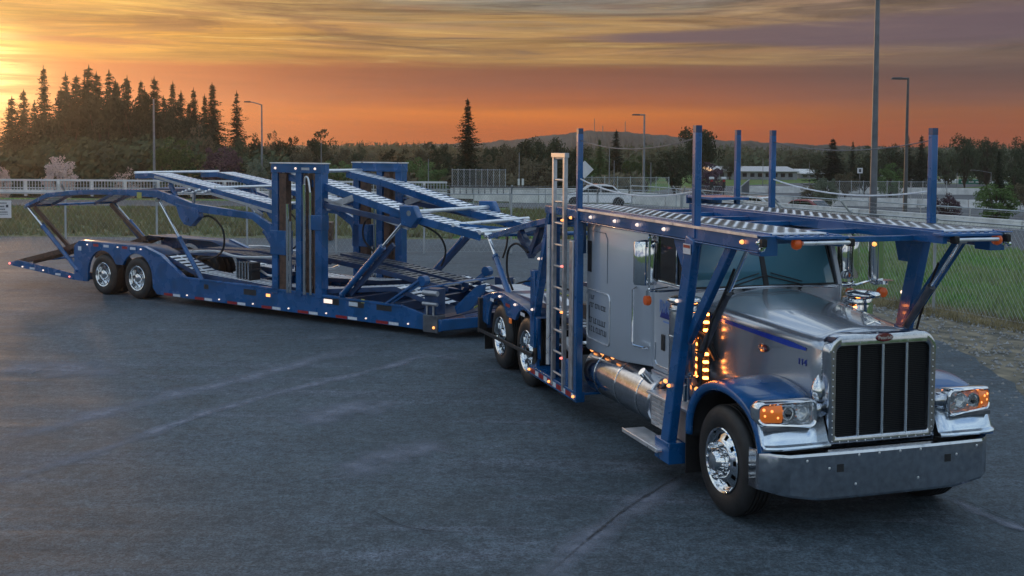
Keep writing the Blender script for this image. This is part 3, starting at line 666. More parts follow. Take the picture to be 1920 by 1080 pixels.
# ------------------------------------------------------------------ overhead rack
def lamp(parent, x, y, z, s, m='lamp', r=0.019, name='marker_lamp', ax='y'):
    g = MB(); g.lathe([(r, 0), (r, 0.012), (r*0.6, 0.028), (0.001, 0.032)], (x, y, z), ax, 12, s); return g.build(name, M[m], parent, 0, 60)
XR, XF = -4.30, 0.80
for s in (-1, 1):
    yo = s*1.30; yi = s*1.22
    # outer rail with flange
    g = MB(); g.bb(XR+(0.7 if s < 0 else 0), XF, yo, yi, 2.58, 2.71); g.bb(XR+(0.7 if s < 0 else 0), XF+0.1, s*1.315, s*1.20, 2.712, 2.724); g.bb(XR+(0.7 if s < 0 else 0), XF, s*1.31, s*1.22, 2.562, 2.576)
    rail = g.build('deck_side_rail', M['blue'], P, 0.006)
    g = MB(); g.bb(-3.55, XF, s*1.3165, s*1.3135, 2.70, 2.726); g.build('rail_edge_trim', M['alu'], rail)
    for x in (-3.10, -2.35, -1.72, -1.05, 0.55): lamp(P, x, s*1.312, 2.645, s, 'lamp_w' if x < 0 else 'lamp', 0.020)
    # the track
    pm = MB(); rm = MB(); ya, yb = s*1.19, s*0.60
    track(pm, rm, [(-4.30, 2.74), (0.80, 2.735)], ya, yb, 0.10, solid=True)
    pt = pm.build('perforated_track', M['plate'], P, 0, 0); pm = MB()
    for i in range(55):
        for j in range(5):
            cx_, cy_ = -4.24+i*0.091, s*(0.67+j*0.112+0.056*(i % 2)*(j < 4)); pm.add([(cx_+0.034*math.cos(a), cy_+0.040*math.sin(a), 2.7405) for a in [k*math.pi/4 for k in range(8)]], [tuple(range(8))])
            pm.add([(cx_+(0.036 if q else 0.050)*math.cos(a), cy_+(0.042 if q else 0.054)*math.sin(a), 2.742+(0.010 if q else 0)) for q in (0, 1) for a in [k*math.pi/4 for k in range(8)]], [(k, (k+1) % 8, 8+(k+1) % 8, 8+k) for k in range(8) if k in (0, 1, 7)]) if False else None
    tag(pm.build('punched_holes', M['dark'], pt, 0, 0, fix=False), None, kind='stuff'); rm.build('track_rail', M['blue'], P, 0.004)
    # front flap beyond the windscreen with cover and tube
    g = MB(); g.bb(0.80, 0.96, s*1.14, s*0.50, 2.69, 2.715)
    for k in range(12): g.box((0.86+0.04*(k % 2), s*(0.55+k*0.05), 2.719), (0.04, 0.02, 0.012))
    g.bb(0.62, 0.82, s*1.29, s*1.12, 2.54, 2.72); g.build('deck_front_flap', M['blue'], P, 0.006)
    bo, bi = (0.97, 0.50) if s < 0 else (1.08, 0.64); g = MB(); g.tube((0.97, s*bo, 2.66), (0.97, s*bi, 2.66), 0.018, 12); g.build('deck_front_bar', M['alu'], P)
    for q in ((0.95, bi-0.02, 0.08), (0.88, 1.30 if s < 0 else 1.26, 0.06)): g = MB(); g.box((q[0], s*q[1], 2.66), (q[2], 0.05, 0.07)); g.build('bar_end_cap', M['black'], P, 0.01)
    g = MB(); g.lathe([(0.02, -0.035), (0.042, -0.03), (0.052, 0.0), (0.042, 0.03), (0.02, 0.035)], (0.92, s*(bo+0.03), 2.65), 'y', 20); g.build('beacon_lamp', M['amber_faint'], P, 0, 60)
    g = MB()
    for q in range(7): g.ball((0.82+0.018*(q % 3), s*(1.27+0.008*q), 2.60+0.018*((q*3) % 5)), 0.022, 8)
    g.build('winch_chain', M['chrome'], P)
    lamp(P, 0.965, s*0.25, 2.64, 1, 'bulb', ax='x') if s < 0 else None
# cross members
for x in (-4.25, -3.5, -2.6, -1.7, -0.45, 0.45): g = MB(); g.bb(x-0.04, x+0.04, -1.22, 1.22, 2.615, 2.665); g.build('deck_cross_member', M['blue'], P, 0.004)
# inner stiffening rails
for s in (-1, 1):
    g = MB(); g.bb(-3.9, 0.9, s*0.58, s*0.53, 2.62, 2.722); g.build('inner_deck_rail', M['blue'], P, 0.004)
# raised light plates at the rear of the far track
g = MB(); g.bb(-4.7, -3.9, 0.75, 1.30, 2.80, 2.835); g.bb(-4.7, -4.66, 0.75, 1.30, 2.72, 2.84); g.build('deck_flap_plate', M['blue'], P, 0.006)
# front legs
for s in (-1, 1):
    y = s*1.27
    g = MB(); dxl = 0.0 if s < 0 else 0.10; g.beam((-1.03+dxl, y, 0.26), (-0.47+dxl*1.6, y, 2.60), 0.10, 0.18, (1,0,0)); leg = g.build('rack_leg', M['blue'], P, 0.012)
    g = MB(); g.bb(-1.20, -0.86, s*1.325, s*1.0, 0.24, 0.46); g.build('leg_foot', M['blue'], leg, 0.006); g = MB(); g.ext([(-0.66, 2.15 if s < 0 else 2.3), (-0.44, 2.3), (-0.36, 2.58), (-0.95 if s < 0 else -0.75, 2.58), (-0.93 if s < 0 else -0.73, 2.52)], s*1.24, s*1.262); g.build('leg_gusset', M['blue'], leg, 0.006)
    g = MB(); xp = -0.42 if s < 0 else -0.19; g.bb(xp-0.035, xp+0.035, s*1.24, s*1.31, 2.60, 3.63); g.build('rack_post', M['blue'], P, 0.008)
    g = MB(); g.bb(xp-0.033, xp+0.033, s*1.242, s*1.308, 3.63, 3.70); g.build('darkened_post_top', M['blue_dark'], P)  # separate darkened top, standing for the post end seen against bright sky
    g = MB(); g.beam((-0.66+dxl, s*1.22, 1.55), (0.22+dxl, s*1.22, 2.60), 0.07, 0.10, (1,0,0)); g.build('leg_brace', M['blue'], P, 0.008)
    cylinder(P, (-0.62+dxl, s*1.10, 1.42), (0.34+dxl, s*1.12, 2.60), 0.55, 0.036, 'grey')
    g = MB(); g.hose([(-0.60, s*1.16, 1.45), (-0.35, s*1.2, 1.52), (-0.22, s*1.2, 1.8), (-0.05, s*1.16, 2.1), (0.1, s*1.14, 2.35)], 0.013, 6); g.build('hydraulic_hose', M['black'], P)
    g = MB(); g.bb(-0.58, -0.42, s*1.332, s*1.334, 2.44, 2.54); g.build('warning_sticker', M['white'], P)
    g = MB(); g.bb(-0.57, -0.43, s*1.3345, s*1.336, 2.50, 2.53); g.build('sticker_heading', M['red'], P)
    lamp(P, -0.86, s*1.325, 1.06, s); lamp(P, -1.10, s*1.34, 0.33, s)
    lamp(P, -0.70, s*1.325, 1.95, s, 'lamp_w', 0.018)
# rear legs and posts
for s in (-1, 1):
    y = s*1.28
    g = MB(); g.bb(-3.64, -3.54, y-0.045, y+0.045, 0.30, 2.70); xq = -3.59 if s < 0 else -3.29; g.bb(xq-0.035, xq+0.035, y-0.035, y+0.035, 2.70, 3.66); rp = g.build('rack_post', M['blue'], P, 0.008)
    g = MB(); g.bb(xq-0.033, xq+0.033, y-0.032, y+0.032, 3.66, 3.73); g.build('darkened_post_top', M['blue_dark'], rp)
    g = MB(); g.bb(-3.84, -3.70, s*1.24, s*1.32, 0.40, 2.30); g.build('lift_column', M['alu_d'], P, 0.008)
    g = MB(); g.bb(-3.95, -3.64, s*1.16, s*1.22, 2.15, 2.62); g.bb(-4.02, -3.90, s*1.2, s*1.30, 0.4, 0.75); g.bb(-4.60, -4.50, s*1.2, s*1.27, 0.4, 2.5); g.build('column_bracket', M['blue'], P, 0.008)
    g = MB(); g.tube((-4.66, s*1.30, 0.55), (-4.66, s*1.30, 2.45), 0.035, 12); g.build('lift_tube', M['alu'], P)
    g = MB(); g.beam((-5.42, s*1.24, 1.02), (-4.72, s*1.24, 2.68), 0.10, 0.12, (1,0,0)); g.bb(-4.85, -3.60, s*1.30, s*1.22, 2.60, 2.70); g.bb(-5.50, -5.32, s*1.18, s*1.29, 0.65, 1.75); g.build('rear_leg_brace', M['blue'], P, 0.008)
    lamp(P, -5.05, s*1.305, 1.95, s, 'lamp_w', 0.018); lamp(P, -5.33, s*1.305, 1.20, s, 'lamp_w', 0.018); lamp(P, -3.75, s*1.325, 2.60, s)
g = MB()
for x in (-4.44, -4.03): g.bb(x-0.03, x+0.03, -1.335, -1.285, 0.32, 3.40)
for k in range(11):
    z = 0.50+k*0.285; g.tube((-4.43, -1.31, z), (-4.04, -1.31, z), 0.017, 8)
g.bb(-4.50, -3.97, -1.34, -1.28, 3.36, 3.42)
g.build('ladder', M['alu_d'], P, 0.003)
for k in (0.75, 1.35, 1.95, 2.55): lamp(P, -4.03, -1.338, k, -1, 'lamp_r' if k in (0.75, 1.95) else 'lamp', 0.016)
for s in (-1, 1):
    # low side skirt between the ladder foot and the tandem
    g = MB(); g.bb(-5.45, -3.55, s*1.20, s*1.32, 0.27, 0.40); g.bb(-5.45, -3.55, s*0.95, s*1.20, 0.36, 0.39); sk = g.build('side_skirt', M['blue'], P, 0.006)
    for k in range(5):
        g = MB(); g.bb(-5.36+k*0.36, -5.16+k*0.36, s*1.3225, s*1.3205, 0.30, 0.365); g.build('reflective_tape', M['red'], sk, 0, 0)
        if k < 5: g = MB(); g.bb(-5.155+k*0.36, -5.02+k*0.36, s*1.3225, s*1.3205, 0.30, 0.365); g.build('reflective_tape', M['white'], sk, 0, 0)
    for x in (-5.40, -4.55, -3.62): lamp(P, x, s*1.322, 0.335, s)
    # tandem fenders
    out = [(-8.15, 0.62), (-8.15, 1.02), (-7.55, 1.16), (-7.0, 1.24), (-5.9, 1.18), (-5.25, 1.08), (-5.25, 0.38), (-5.36, 0.38)]
    def arc(cx_, r, a0, a1, n=12): return [(cx_+r*math.cos(R(a0+(a1-a0)*k/n)), 0.515+r*math.sin(R(a0+(a1-a0)*k/n))) for k in range(n+1)]
    out += arc(-5.82, 0.60, 0, 140)+arc(-7.16, 0.60, 40, 172)
    g = MB(); g.ext(out, s*1.22, s*1.27); tf = g.build('tandem_fender', M['blue'], P, 0.008)
    g = MB(); g.grid([[(x, s*y, z-0.01) for x, z in ((-8.15, 1.03), (-7.55, 1.17), (-7.0, 1.25), (-5.9, 1.19), (-5.25, 1.09))] for y in (1.26, 0.60)]); g.build('fender_top', M['blue_dark'], P, 0, 20, 0.01)
    g = MB(); g.beam((-8.15, s*1.32, 0.47), (-5.30, s*1.32, 0.55), 0.03, 0.05); g.bb(-8.15, -8.05, s*1.2, s*1.33, 0.42, 1.0); g.build('side_guard_bar', M['dark'], P, 0.004)
    g = MB(); g.bb(-8.10, -8.08, s*0.62, s*1.22, 0.14, 0.60); g.build('mud_flap', M['black'], P)
    lamp(P, -7.05, s*1.272, 1.16, s, 'lamp_w', 0.02); lamp(P, -6.25, s*1.272, 1.14, s, 'lamp_w', 0.02)
    g = MB(); g.box((-6.49, s*1.275, 0.86), (0.10, 0.02, 0.08)); g.build('glowing_side_reflector', M['amber'], P, 0.008)  # amber reflector with a weak glow of its own
    for x in (-6.75, -5.55): g = MB(); g.bb(x, x+0.22, s*1.2715, s*1.273, 1.05, 1.10); g.build('reflective_tape', M['red'], P, 0, 0)
    for x in (-7.6, -6.0): g = MB(); g.bb(x, x+0.20, s*1.2715, s*1.273, 1.02, 1.07); g.build('reflective_tape', M['white'], P, 0, 0)
    # rear upper deck: short sloping track on a V frame
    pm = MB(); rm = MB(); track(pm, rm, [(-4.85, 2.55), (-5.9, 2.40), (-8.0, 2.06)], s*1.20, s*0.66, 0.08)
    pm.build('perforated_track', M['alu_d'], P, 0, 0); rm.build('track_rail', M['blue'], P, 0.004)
    g = MB(); g.beam((-6.05, s*0.93, 2.33), (-6.5, s*0.93, 1.88), 0.10, 0.12); g.beam((-7.1, s*0.93, 2.15), (-6.5, s*0.93, 1.86), 0.10, 0.14); g.beam((-6.5, s*0.93, 1.88), (-5.2, s*0.93, 2.32), 0.06, 0.08)
    g.build('deck_truss', M['blue_dark'], P, 0.008)
    cylinder(P, (-6.85, s*1.16, 1.15), (-8.15, s*1.16, 2.04), 0.62, 0.05)
    g = MB(); g.hose([(-6.5, s*1.0, 1.9), (-6.9, s*1.05, 2.0), (-7.35, s*1.05, 1.85), (-7.4, s*1.05, 1.5), (-7.1, s*1.05, 1.25)], 0.018, 6); g.build('hydraulic_hose', M['black'], P)
    # track over the drive axles
    pm = MB(); rm = MB(); track(pm, rm, [(-3.75, 1.15), (-5.2, 1.27), (-8.2, 1.20)], s*1.10, s*0.55, 0.07)
    pm.build('lower_perforated_track', M['plate'], P, 0, 0); rm.build('lower_track_rail', M['blue_dark'], P, 0.004)
for x in (-5.0, -6.0, -7.9): g = MB(); g.tube((x, -1.15, 2.50+(x+5)*0.15), (x, 1.15, 2.50+(x+5)*0.15), 0.035, 10); g.build('rear_cross_tube', M['blue'], P)
for s in (-1, 1): g = MB(); g.bb(-4.6, -3.85, s*0.9, s*0.3, 0.95, 1.4); g.build('valve_box', M['dark'], P, 0.01)
g = MB()
for k in range(5): g.tube((-4.9+k*0.09, -1.15, 0.75+0.02*k), (-4.9+k*0.09, -0.5, 0.78), 0.02, 8)
g.bb(-5.05, -4.6, -1.14, -0.8, 0.90, 1.02); g.build('hydraulic_valve', M['chrome'], P, 0.004)
for q in ((-5.1, -1.12, 1.34), (-4.4, -1.1, 0.86), (-4.7, -1.05, 1.36)): g = MB(); g.box(q, (0.28, 0.12, 0.08), Matrix.Rotation(0.3, 3, 'Y')); g.build('tie_down_ratchet', M['alu'], P, 0.006)
# hitch stinger
g = MB(); g.beam((-7.9, 0, 0.62), (-9.25, 0, 0.42), 0.30, 0.20); g.tube((-9.25, 0, 0.34), (-9.25, 0, 0.58), 0.14, 20); g.bb(-8.2, -8.05, -1.2, 1.2, 0.5, 0.75); g.build('hitch_stinger', M['blue_dark'], P, 0.01)
# ropes strung between the rack posts
def rope(a, b, sag, m, r=0.006, name='safety_cable'):
    a = Vector(a); b = Vector(b); g = MB(); g.path([a+(b-a)*t-Vector((0, 0, sag*4*t*(1-t))) for t in [k/12 for k in range(13)]], r, 5); g.build(name, m, P)
for s in (-1, 1):
    xa_, xb_ = (-0.42, -3.58) if s < 0 else (-0.19, -3.29); rope((xa_, s*1.28, 3.58), (xb_, s*1.28, 3.58), 0.11, M['grey']); rope((xa_, s*1.28, 3.06), (xb_, s*1.28, 3.10), 0.12, M['white'], 0.009)
g = MB(); g.bb(-4.235, -4.165, 1.245, 1.315, 2.70, 3.68); g.build('rack_post', M['blue'], P, 0.008)
g = MB(); g.bb(-4.232, -4.168, 1.248, 1.312, 3.68, 3.75); g.build('darkened_post_top', M['blue_dark'], P)
# ------------------------------------------------------------------ the trailer (x forward, origin below its rear axle)
RX, RY, RTH = -8.918, 26.243, 0.9719
trailer = tag(empty('car_hauler_trailer', (RX, RY, 0), RTH-math.pi/2), 'long low blue car carrier trailer with empty ramps and two square towers, behind the truck', 'trailer')
P = trailer
for x in (0, 1.27):
    for s in (-1, 1):
        wheel(P, x, s*1.275, 0.48, s, 0.48, 0.27, 'rear'); wheel(P, x, s*0.95, 0.48, s, 0.48, 0.27, 'rear')
g = MB(); [g.tube((x, -1.1, 0.48), (x, 1.1, 0.48), 0.08) for x in (0, 1.27)]; g.build('axle', M['dark'], P)
def warc(cx_, r, a0, a1, n=12): return [(cx_+r*math.cos(R(a0+(a1-a0)*k/n)), 0.48+r*math.sin(R(a0+(a1-a0)*k/n))) for k in range(n+1)]
for s in (-1, 1):
    out = [(-1.12, 0.27), (-1.12, 1.10), (-0.90, 1.245), (1.52, 1.225), (2.15, 1.06), (2.62, 0.82), (2.92, 0.62), (5.6, 0.60), (9.25, 0.53), (9.75, 0.42), (10.12, 0.34), (10.12, 0.13), (2.0, 0.17), (1.86, 0.30)]
    out += warc(1.27, 0.57, 0, 152)+warc(0, 0.57, 28, 190)+[(-0.60, 0.27)]
    g = MB(); g.ext(out, s*1.29, s*1.23); side = g.build('side_frame', M['blue'], P, 0.008)
    g = MB(); g.ext([(1.55, 1.235), (2.16, 1.07), (2.94, 0.63), (5.5, 0.61), (9.2, 0.54), (9.2, 0.50), (5.5, 0.57), (2.9, 0.59), (2.12, 1.03), (1.54, 1.19)], s*1.31, s*1.20); g.build('frame_flange', M['blue'], side, 0.004)
    g = MB(); g.grid([[(x, y, z) for x, z in ((-1.1, 1.10), (-0.9, 1.235), (1.52, 1.215), (2.15, 1.05))] for y in (s*1.28, s*0.66)]); g.build('wheel_deck', M['blue_dark'], P, 0, 20, 0.012)
    # openings with work lamps
    for x in (5.05, 7.40, 8.05, 8.75):
        g = MB(); g.bb(x-0.19, x+0.19, s*1.2915, s*1.289, 0.40, 0.52); g.build('frame_opening', M['dark'], side, 0.0)
    for x in (7.35, 8.02):
        g = MB(); g.bb(x-0.17, x+0.06, s*1.294, s*1.2925, 0.42, 0.50); g.build('work_lamp', M['lamp_w'] if x < 7.5 else M['white'], side)
    g = MB(); g.bb(8.17, 8.26, s*1.294, s*1.291, 0.50, 0.58); g.bb(8.7, 8.71, s*1.294, s*1.291, 0.50, 0.56); g.build('yellow_sticker', M['yellow'], side)
    g = MB(); g.bb(5.54, 5.66, s*1.292, s*1.296, 0.41, 0.47); g.build('glowing_side_reflector', M['lamp'], side, 0.004)  # reflector made to glow with the lit lamp material
    g = MB(); g.bb(3.6, 3.75, s*1.2915, s*1.289, 0.42, 0.52); g.build('frame_opening', M['dark'], side)
    # tape and marker lamps along the lower edge
    k = 0; x = 2.25
    while x < 9.6:
        zb = 0.165-0.0042*(x-2)+0.012
        g = MB(); g.bb(x, x+0.30, s*1.292, s*1.2905, zb, zb+0.055); g.build('reflective_tape', M['red'], side, 0, 0)
        g = MB(); g.bb(x+0.32, x+0.56, s*1.292, s*1.2905, zb, zb+0.055); g.build('reflective_tape', M['white'], side, 0, 0)
        lamp(P, x+0.80, s*1.291, zb+0.06, s, 'lamp_w', 0.017)
        x += 1.05
    for x in (-0.62, 0.55, 1.40): lamp(P, x+0.05, s*1.291, 1.16, s, 'lamp_w', 0.017)
    for x in (-0.25, 0.85): g = MB(); g.bb(x-0.1, x+0.1, s*1.292, s*1.2905, 1.13, 1.19); g.build('reflective_tape', M['red'], side, 0, 0)
    for x in (0.15, 1.15): g = MB(); g.bb(x-0.1, x+0.1, s*1.292, s*1.2905, 1.13, 1.19); g.build('reflective_tape', M['white'], side, 0, 0)
    g = MB(); g.bb(-0.95, -0.82, s*1.292, s*1.2905, 1.0, 1.10); g.build('registration_sticker', M['white'], side)
    # tail ramp
    g = MB(); g.ext([(-3.95, 0.46), (-3.95, 0.53), (-3.5, 0.60), (-1.12, 0.42), (-1.12, 0.27)], s*1.29, s*1.23); rr_ = g.build('ramp_side_rail', M['blue'], P, 0.005)
    for x in (-3.0, -1.9): g = MB(); z = 0.50-(x+3.95)*0.065; g.bb(x, x+0.22, s*1.292, s*1.2905, z-0.03, z+0.02); g.build('reflective_tape', M['white'], rr_, 0, 0)
    lamp(P, -3.88, s*1.292, 0.50, s, 'lamp_r', 0.03); lamp(P, -3.3, s*1.292, 0.45, s, 'lamp_w', 0.02); lamp(P, -2.4, s*1.292, 0.42, s, 'lamp_w', 0.02); lamp(P, -1.3, s*1.292, 0.34, s, 'lamp_r', 0.022)
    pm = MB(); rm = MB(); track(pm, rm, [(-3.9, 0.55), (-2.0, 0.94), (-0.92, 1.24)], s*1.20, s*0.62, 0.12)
    pm.build('tail_ramp_track', M['grey'], P, 0, 0); rm.build('track_rail', M['steel_brown'], P, 0.004)
    # rear upper arm
    pts = [(-3.15, 1.99), (-2.2, 2.29), (-0.9, 2.40), (0.6, 2.44), (2.05, 2.44), (2.75, 2.28), (3.3, 2.17), (5.15, 2.06), (5.62, 1.84), (5.88, 1.45)]
    g = MB(); hs = [0.04, 0.055, 0.06, 0.065, 0.085, 0.10, 0.085, 0.070, 0.10, 0.12]
    up_, dn = [], []
    for i, (x, z) in enumerate(pts):
        a = pts[max(i-1, 0)]; b = pts[min(i+1, len(pts)-1)]; dx, dz = b[0]-a[0], b[1]-a[1]; l_ = math.hypot(dx, dz); h = hs[i]
        up_.append((x-dz/l_*h, z+dx/l_*h)); dn.append((x+dz/l_*h, z-dx/l_*h))
    g.ext(up_+dn[::-1], s*1.31, s*1.21); ua = g.build('rear_upper_arm', M['blue'], P, 0.008)
    g = MB(); g.ext([(2.72, 2.25), (3.45, 2.15), (3.5, 1.98), (3.22, 1.76), (3.0, 1.80), (2.85, 1.95)], s*1.335, s*1.19); g.tube((3.12, s*1.36, 1.92), (3.12, s*1.15, 1.92), 0.06, 14); g.build('pivot_bracket', M['blue'], ua, 0.008)
    g = MB(); g.bb(1.35, 1.52, s*1.312, s*1.3105, 2.32, 2.46); g.build('yellow_sticker', M['yellow'], ua)
    pm = MB(); rm = MB(); track(pm, rm, [(-3.1, 2.02), (-2.2, 2.33), (-0.5, 2.46), (1.9, 2.50)], s*1.20, s*0.62, 0.08)
    pm.build('perforated_track', M['alu_d'], P, 0, 0); rm.build('track_rail', M['blue_dark'], P, 0.004)
    # rams holding the rear deck
    cylinder(P, (-1.02, s*1.26, 0.52), (-3.12, s*1.26, 1.98), 0.66, 0.055, 'blue')
    g = MB(); g.beam((-1.25, s*1.18, 0.60), (-2.6, s*1.18, 1.56), 0.05, 0.09); g.build('ram_guard', M['blue_dark'], P, 0.004)
    cylinder(P, (3.50, s*1.25, 0.60), (2.05, s*1.25, 2.30), 0.50, 0.05, 'blue')
    g = MB(); g.beam((-1.45, s*1.10, 0.95), (-3.05, s*1.10, 1.95), 0.06, 0.10); g.build('ramp_strut', M['steel_brown'], P, 0.004)
    g = MB(); g.beam((2.80, s*1.12, 1.93), (2.28, s*1.12, 2.66), 0.06, 0.10); g.tube((2.86, s*1.18, 1.95), (2.34, s*1.18, 2.68), 0.028, 10); g.build('upper_deck_prop', M['blue'], P, 0.004)
    g = MB(); g.hose([(3.15, s*1.2, 1.85), (3.6, s*1.15, 2.0), (4.0, s*1.12, 1.75), (4.05, s*1.12, 1.35), (3.8, s*1.12, 1.12), (3.3, s*1.1, 1.05)], 0.022, 8); g.build('hydraulic_hose', M['black'], P)
    # rear upper track
    pm = MB(); rm = MB(); track(pm, rm, [(1.15, 2.88), (1.75, 2.90), (3.2, 2.70), (5.7, 2.30)], s*1.22, s*0.66, 0.12)
    pm.build('perforated_track', M['plate'], P, 0, 0); rm.build('track_rail', M['blue'], P, 0.004)
    g = MB(); g.beam((1.9, s*1.24, 2.82), (5.7, s*1.24, 2.16), 0.03, 0.05); g.build('rail_edge', M['alu_d'], P)
    g = MB(); [g.ball((2.9+k*0.11, s*1.27, 2.50+0.03*(k % 3)), 0.035, 8) for k in range(9)]; g.build('tie_down_chain', M['alu'], P)
    g = MB(); g.beam((4.55, s*1.15, 2.42), (5.3, s*1.15, 2.08), 0.04, 0.05); g.beam((3.1, s*1.12, 2.52), (3.05, s*1.12, 2.1), 0.05, 0.05); g.build('deck_linkage', M['alu_d'], P)
    # tower
    g = MB()
    for x0, x1 in ((5.73, 5.90), (6.42, 6.58), (6.96, 7.14)): g.bb(x0, x1, s*1.31, s*1.12, 0.50, 3.0)
    g.bb(5.72, 7.15, s*1.32, s*1.10, 2.98, 3.165); g.bb(5.74, 7.13, s*1.30, s*1.14, 1.70, 1.86) if False else None
    tw = g.build('tower', M['blue'], P, 0.008)
    g = MB()
    for x0, x1 in ((5.93, 6.13), (6.62, 6.78), (6.90, 6.955), ): g.bb(x0, x1, s*1.29, s*1.14, 0.55, 2.97)
    g.build('sliding_channel', M['steel_brown'], tw, 0.006)
    for q in ((5.70, 6.15, 1.30, 1.80), (6.80, 7.16, 1.85, 2.15)): g = MB(); g.bb(q[0], q[1], s*1.33, s*1.12, q[2], q[3]); g.build('lift_carriage', M['blue'], tw, 0.01)
    g = MB()
    for x, z1, r_ in ((6.19, 2.35, 0.035), (6.27, 2.0, 0.03), (6.68, 2.75, 0.045), (6.84, 2.60, 0.03)): g.tube((x, s*1.31, 0.55), (x, s*1.31, z1), r_, 12)
    g.build('lift_rod', M['chrome'], tw)
    g = MB(); g.hose([(6.68, s*1.31, 2.75), (6.72, s*1.33, 2.90), (6.80, s*1.33, 2.86), (6.84, s*1.32, 2.6)], 0.02, 6); g.build('hydraulic_hose', M['alu'], tw)
    g = MB(); g.bb(5.70, 7.17, s*1.33, s*1.09, 3.165, 3.185); g.build('tower_cap', M['alu'], tw)
    for x in (5.86, 6.44, 6.98): lamp(tw, x, s*1.321, 3.07, s, 'lamp_w', 0.024)
    g = MB(); g.bb(6.60, 6.82, s*1.3215, s*1.323, 3.04, 3.09); g.build('maker_plate', M['alu_d'], tw)
    # front upper track
    pm = MB(); rm = MB(); track(pm, rm, [(5.95, 2.99), (7.05, 2.80), (9.35, 2.25), (10.95, 1.98)], s*1.22, s*0.66, 0.14)
    pm.build('perforated_track', M['plate'], P, 0, 0); rm.build('track_rail', M['blue'], P, 0.004)
    g = MB(); g.beam((7.0, s*1.22, 2.50), (9.3, s*1.22, 1.98), 0.04, 0.045); g.beam((7.2, s*1.20, 2.30), (7.9, s*1.20, 2.52), 0.08, 0.12); g.build('under_deck_rail', M['alu_d'], P, 0.003)
    g = MB(); g.beam((6.9, s*1.22, 2.38), (9.25, s*1.22, 2.08), 0.07, 0.10); g.build('deck_lower_beam', M['blue_dark'], P, 0.004)
    g = MB(); g.ext([(9.15, 2.42), (9.5, 2.42), (9.62, 2.2), (9.45, 2.0), (9.2, 2.05)], s*1.34, s*1.18); g.build('pivot_bracket', M['blue'], P, 0.02)
    cylinder(P, (7.66, s*1.27, 0.62), (9.40, s*1.27, 2.28), 0.58, 0.06, 'blue')
    g = MB(); g.beam((7.8, s*1.18, 0.62), (8.9, s*1.18, 1.66), 0.06, 0.10); g.build('ram_guard', M['blue_dark'], P, 0.004)
    g = MB(); g.hose([(9.5, s*1.2, 2.1), (9.9, s*1.1, 1.9), (10.0, s*1.0, 1.6), (9.9, s*1.0, 1.3)], 0.02, 6); g.hose([(6.6, s*1.0, 2.0), (6.3, s*0.9, 1.9), (6.25, s*0.9, 1.5), (6.6, s*0.9, 1.2)], 0.022, 6); g.build('hydraulic_hose', M['black'], P)
    # lower deck tracks
    pm = MB(); rm = MB(); track(pm, rm, [(2.2, 1.05), (3.2, 0.74), (5.5, 0.62), (7.0, 0.66), (8.9, 0.86), (10.0, 0.60)], s*1.16, s*0.60, 0.09)
    pm.build('lower_perforated_track', M['plate'], P, 0, 0); rm.build('lower_track_rail', M['blue_dark'], P, 0.004)
    # raised lower ramp leaning between the towers and the nose
    pm = MB(); rm = MB(); track(pm, rm, [(6.3, 1.25), (8.0, 1.08), (9.7, 0.86)], s*0.55, s*0.10, 0.10)
    pm.build('inner_ramp_track', M['grey'], P, 0, 0); rm.build('inner_ramp_rail', M['blue_dark'], P, 0.004)
    pm = MB(); rm = MB(); track(pm, rm, [(1.9, 1.12), (3.8, 1.16), (5.6, 1.02)], s*0.58, s*0.12, 0.10)
    pm.build('inner_ramp_track', M['grey'], P, 0, 0); rm.build('inner_ramp_rail', M['blue_dark'], P, 0.004)
    # nose
    g = MB(); g.bb(9.72, 10.06, s*1.32, s*1.08, 0.10, 0.42); g.build('nose_guard_plate', M['grey'], P, 0.01)
    lamp(P, 9.98, s*1.322, 0.20, s, 'lamp', 0.026)
    g = MB(); g.bb(9.70, 10.0, s*1.25, s*1.0, 0.42, 0.90); g.build('winch_housing', M['blue_dark'], P, 0.01)
    g = MB(); [g.tube((9.68+0.0, s*1.26, 0.82), (10.02, s*1.26, 0.82), 0.05, 12) for _ in (0,)]; g.tube((9.68, s*1.27, 0.62), (10.02, s*1.27, 0.62), 0.035, 12); g.tube((9.78, s*1.27, 0.30), (9.78, s*1.27, 0.60), 0.02, 8); g.tube((9.93, s*1.27, 0.30), (9.93, s*1.27, 0.60), 0.02, 8); g.build('winch_roller', M['alu_d'], P)
    g = MB(); g.beam((8.75, s*1.20, 0.50), (9.5, s*1.05, 1.0), 0.06, 0.09); g.tube((8.75, s*1.25, 0.52), (9.45, s*1.12, 1.0), 0.03, 10); g.tube((9.5, s*1.10, 1.0), (9.5, s*0.95, 1.0), 0.10, 14); g.build('loading_arm', M['blue'], P, 0.004)
    g = MB(); g.ext([(10.15, 0.55), (10.65, 0.98), (10.82, 1.02), (10.80, 0.88), (10.5, 0.52), (10.2, 0.42)], s*0.92, s*0.85); g.build('nose_fin', M['blue'], P, 0.003)
    g = MB(); g.bb(4.3, 4.75, s*0.98, s*0.72, 0.62, 1.02); g.bb(4.28, 4.77, s*1.0, s*0.70, 0.84, 0.90); g.build('valve_bank', M['dark'], P, 0.01)
    g = MB()
    for k in range(5): g.tube((4.33+k*0.09, s*1.01, 0.68), (4.33+k*0.09, s*1.01, 1.06), 0.018, 8)
    g.build('valve_lever', M['chrome'], P)
    g = MB(); g.hose([(4.0, s*0.8, 0.75), (4.6, s*0.7, 0.86), (5.2, s*0.85, 0.78), (5.7, s*0.7, 0.9)], 0.025, 6); g.hose([(2.6, s*0.9, 1.14), (3.4, s*0.75, 1.18), (4.2, s*0.85, 1.12), (5.2, s*0.8, 1.16)], 0.03, 6); g.build('hydraulic_line', M['alu'], P)
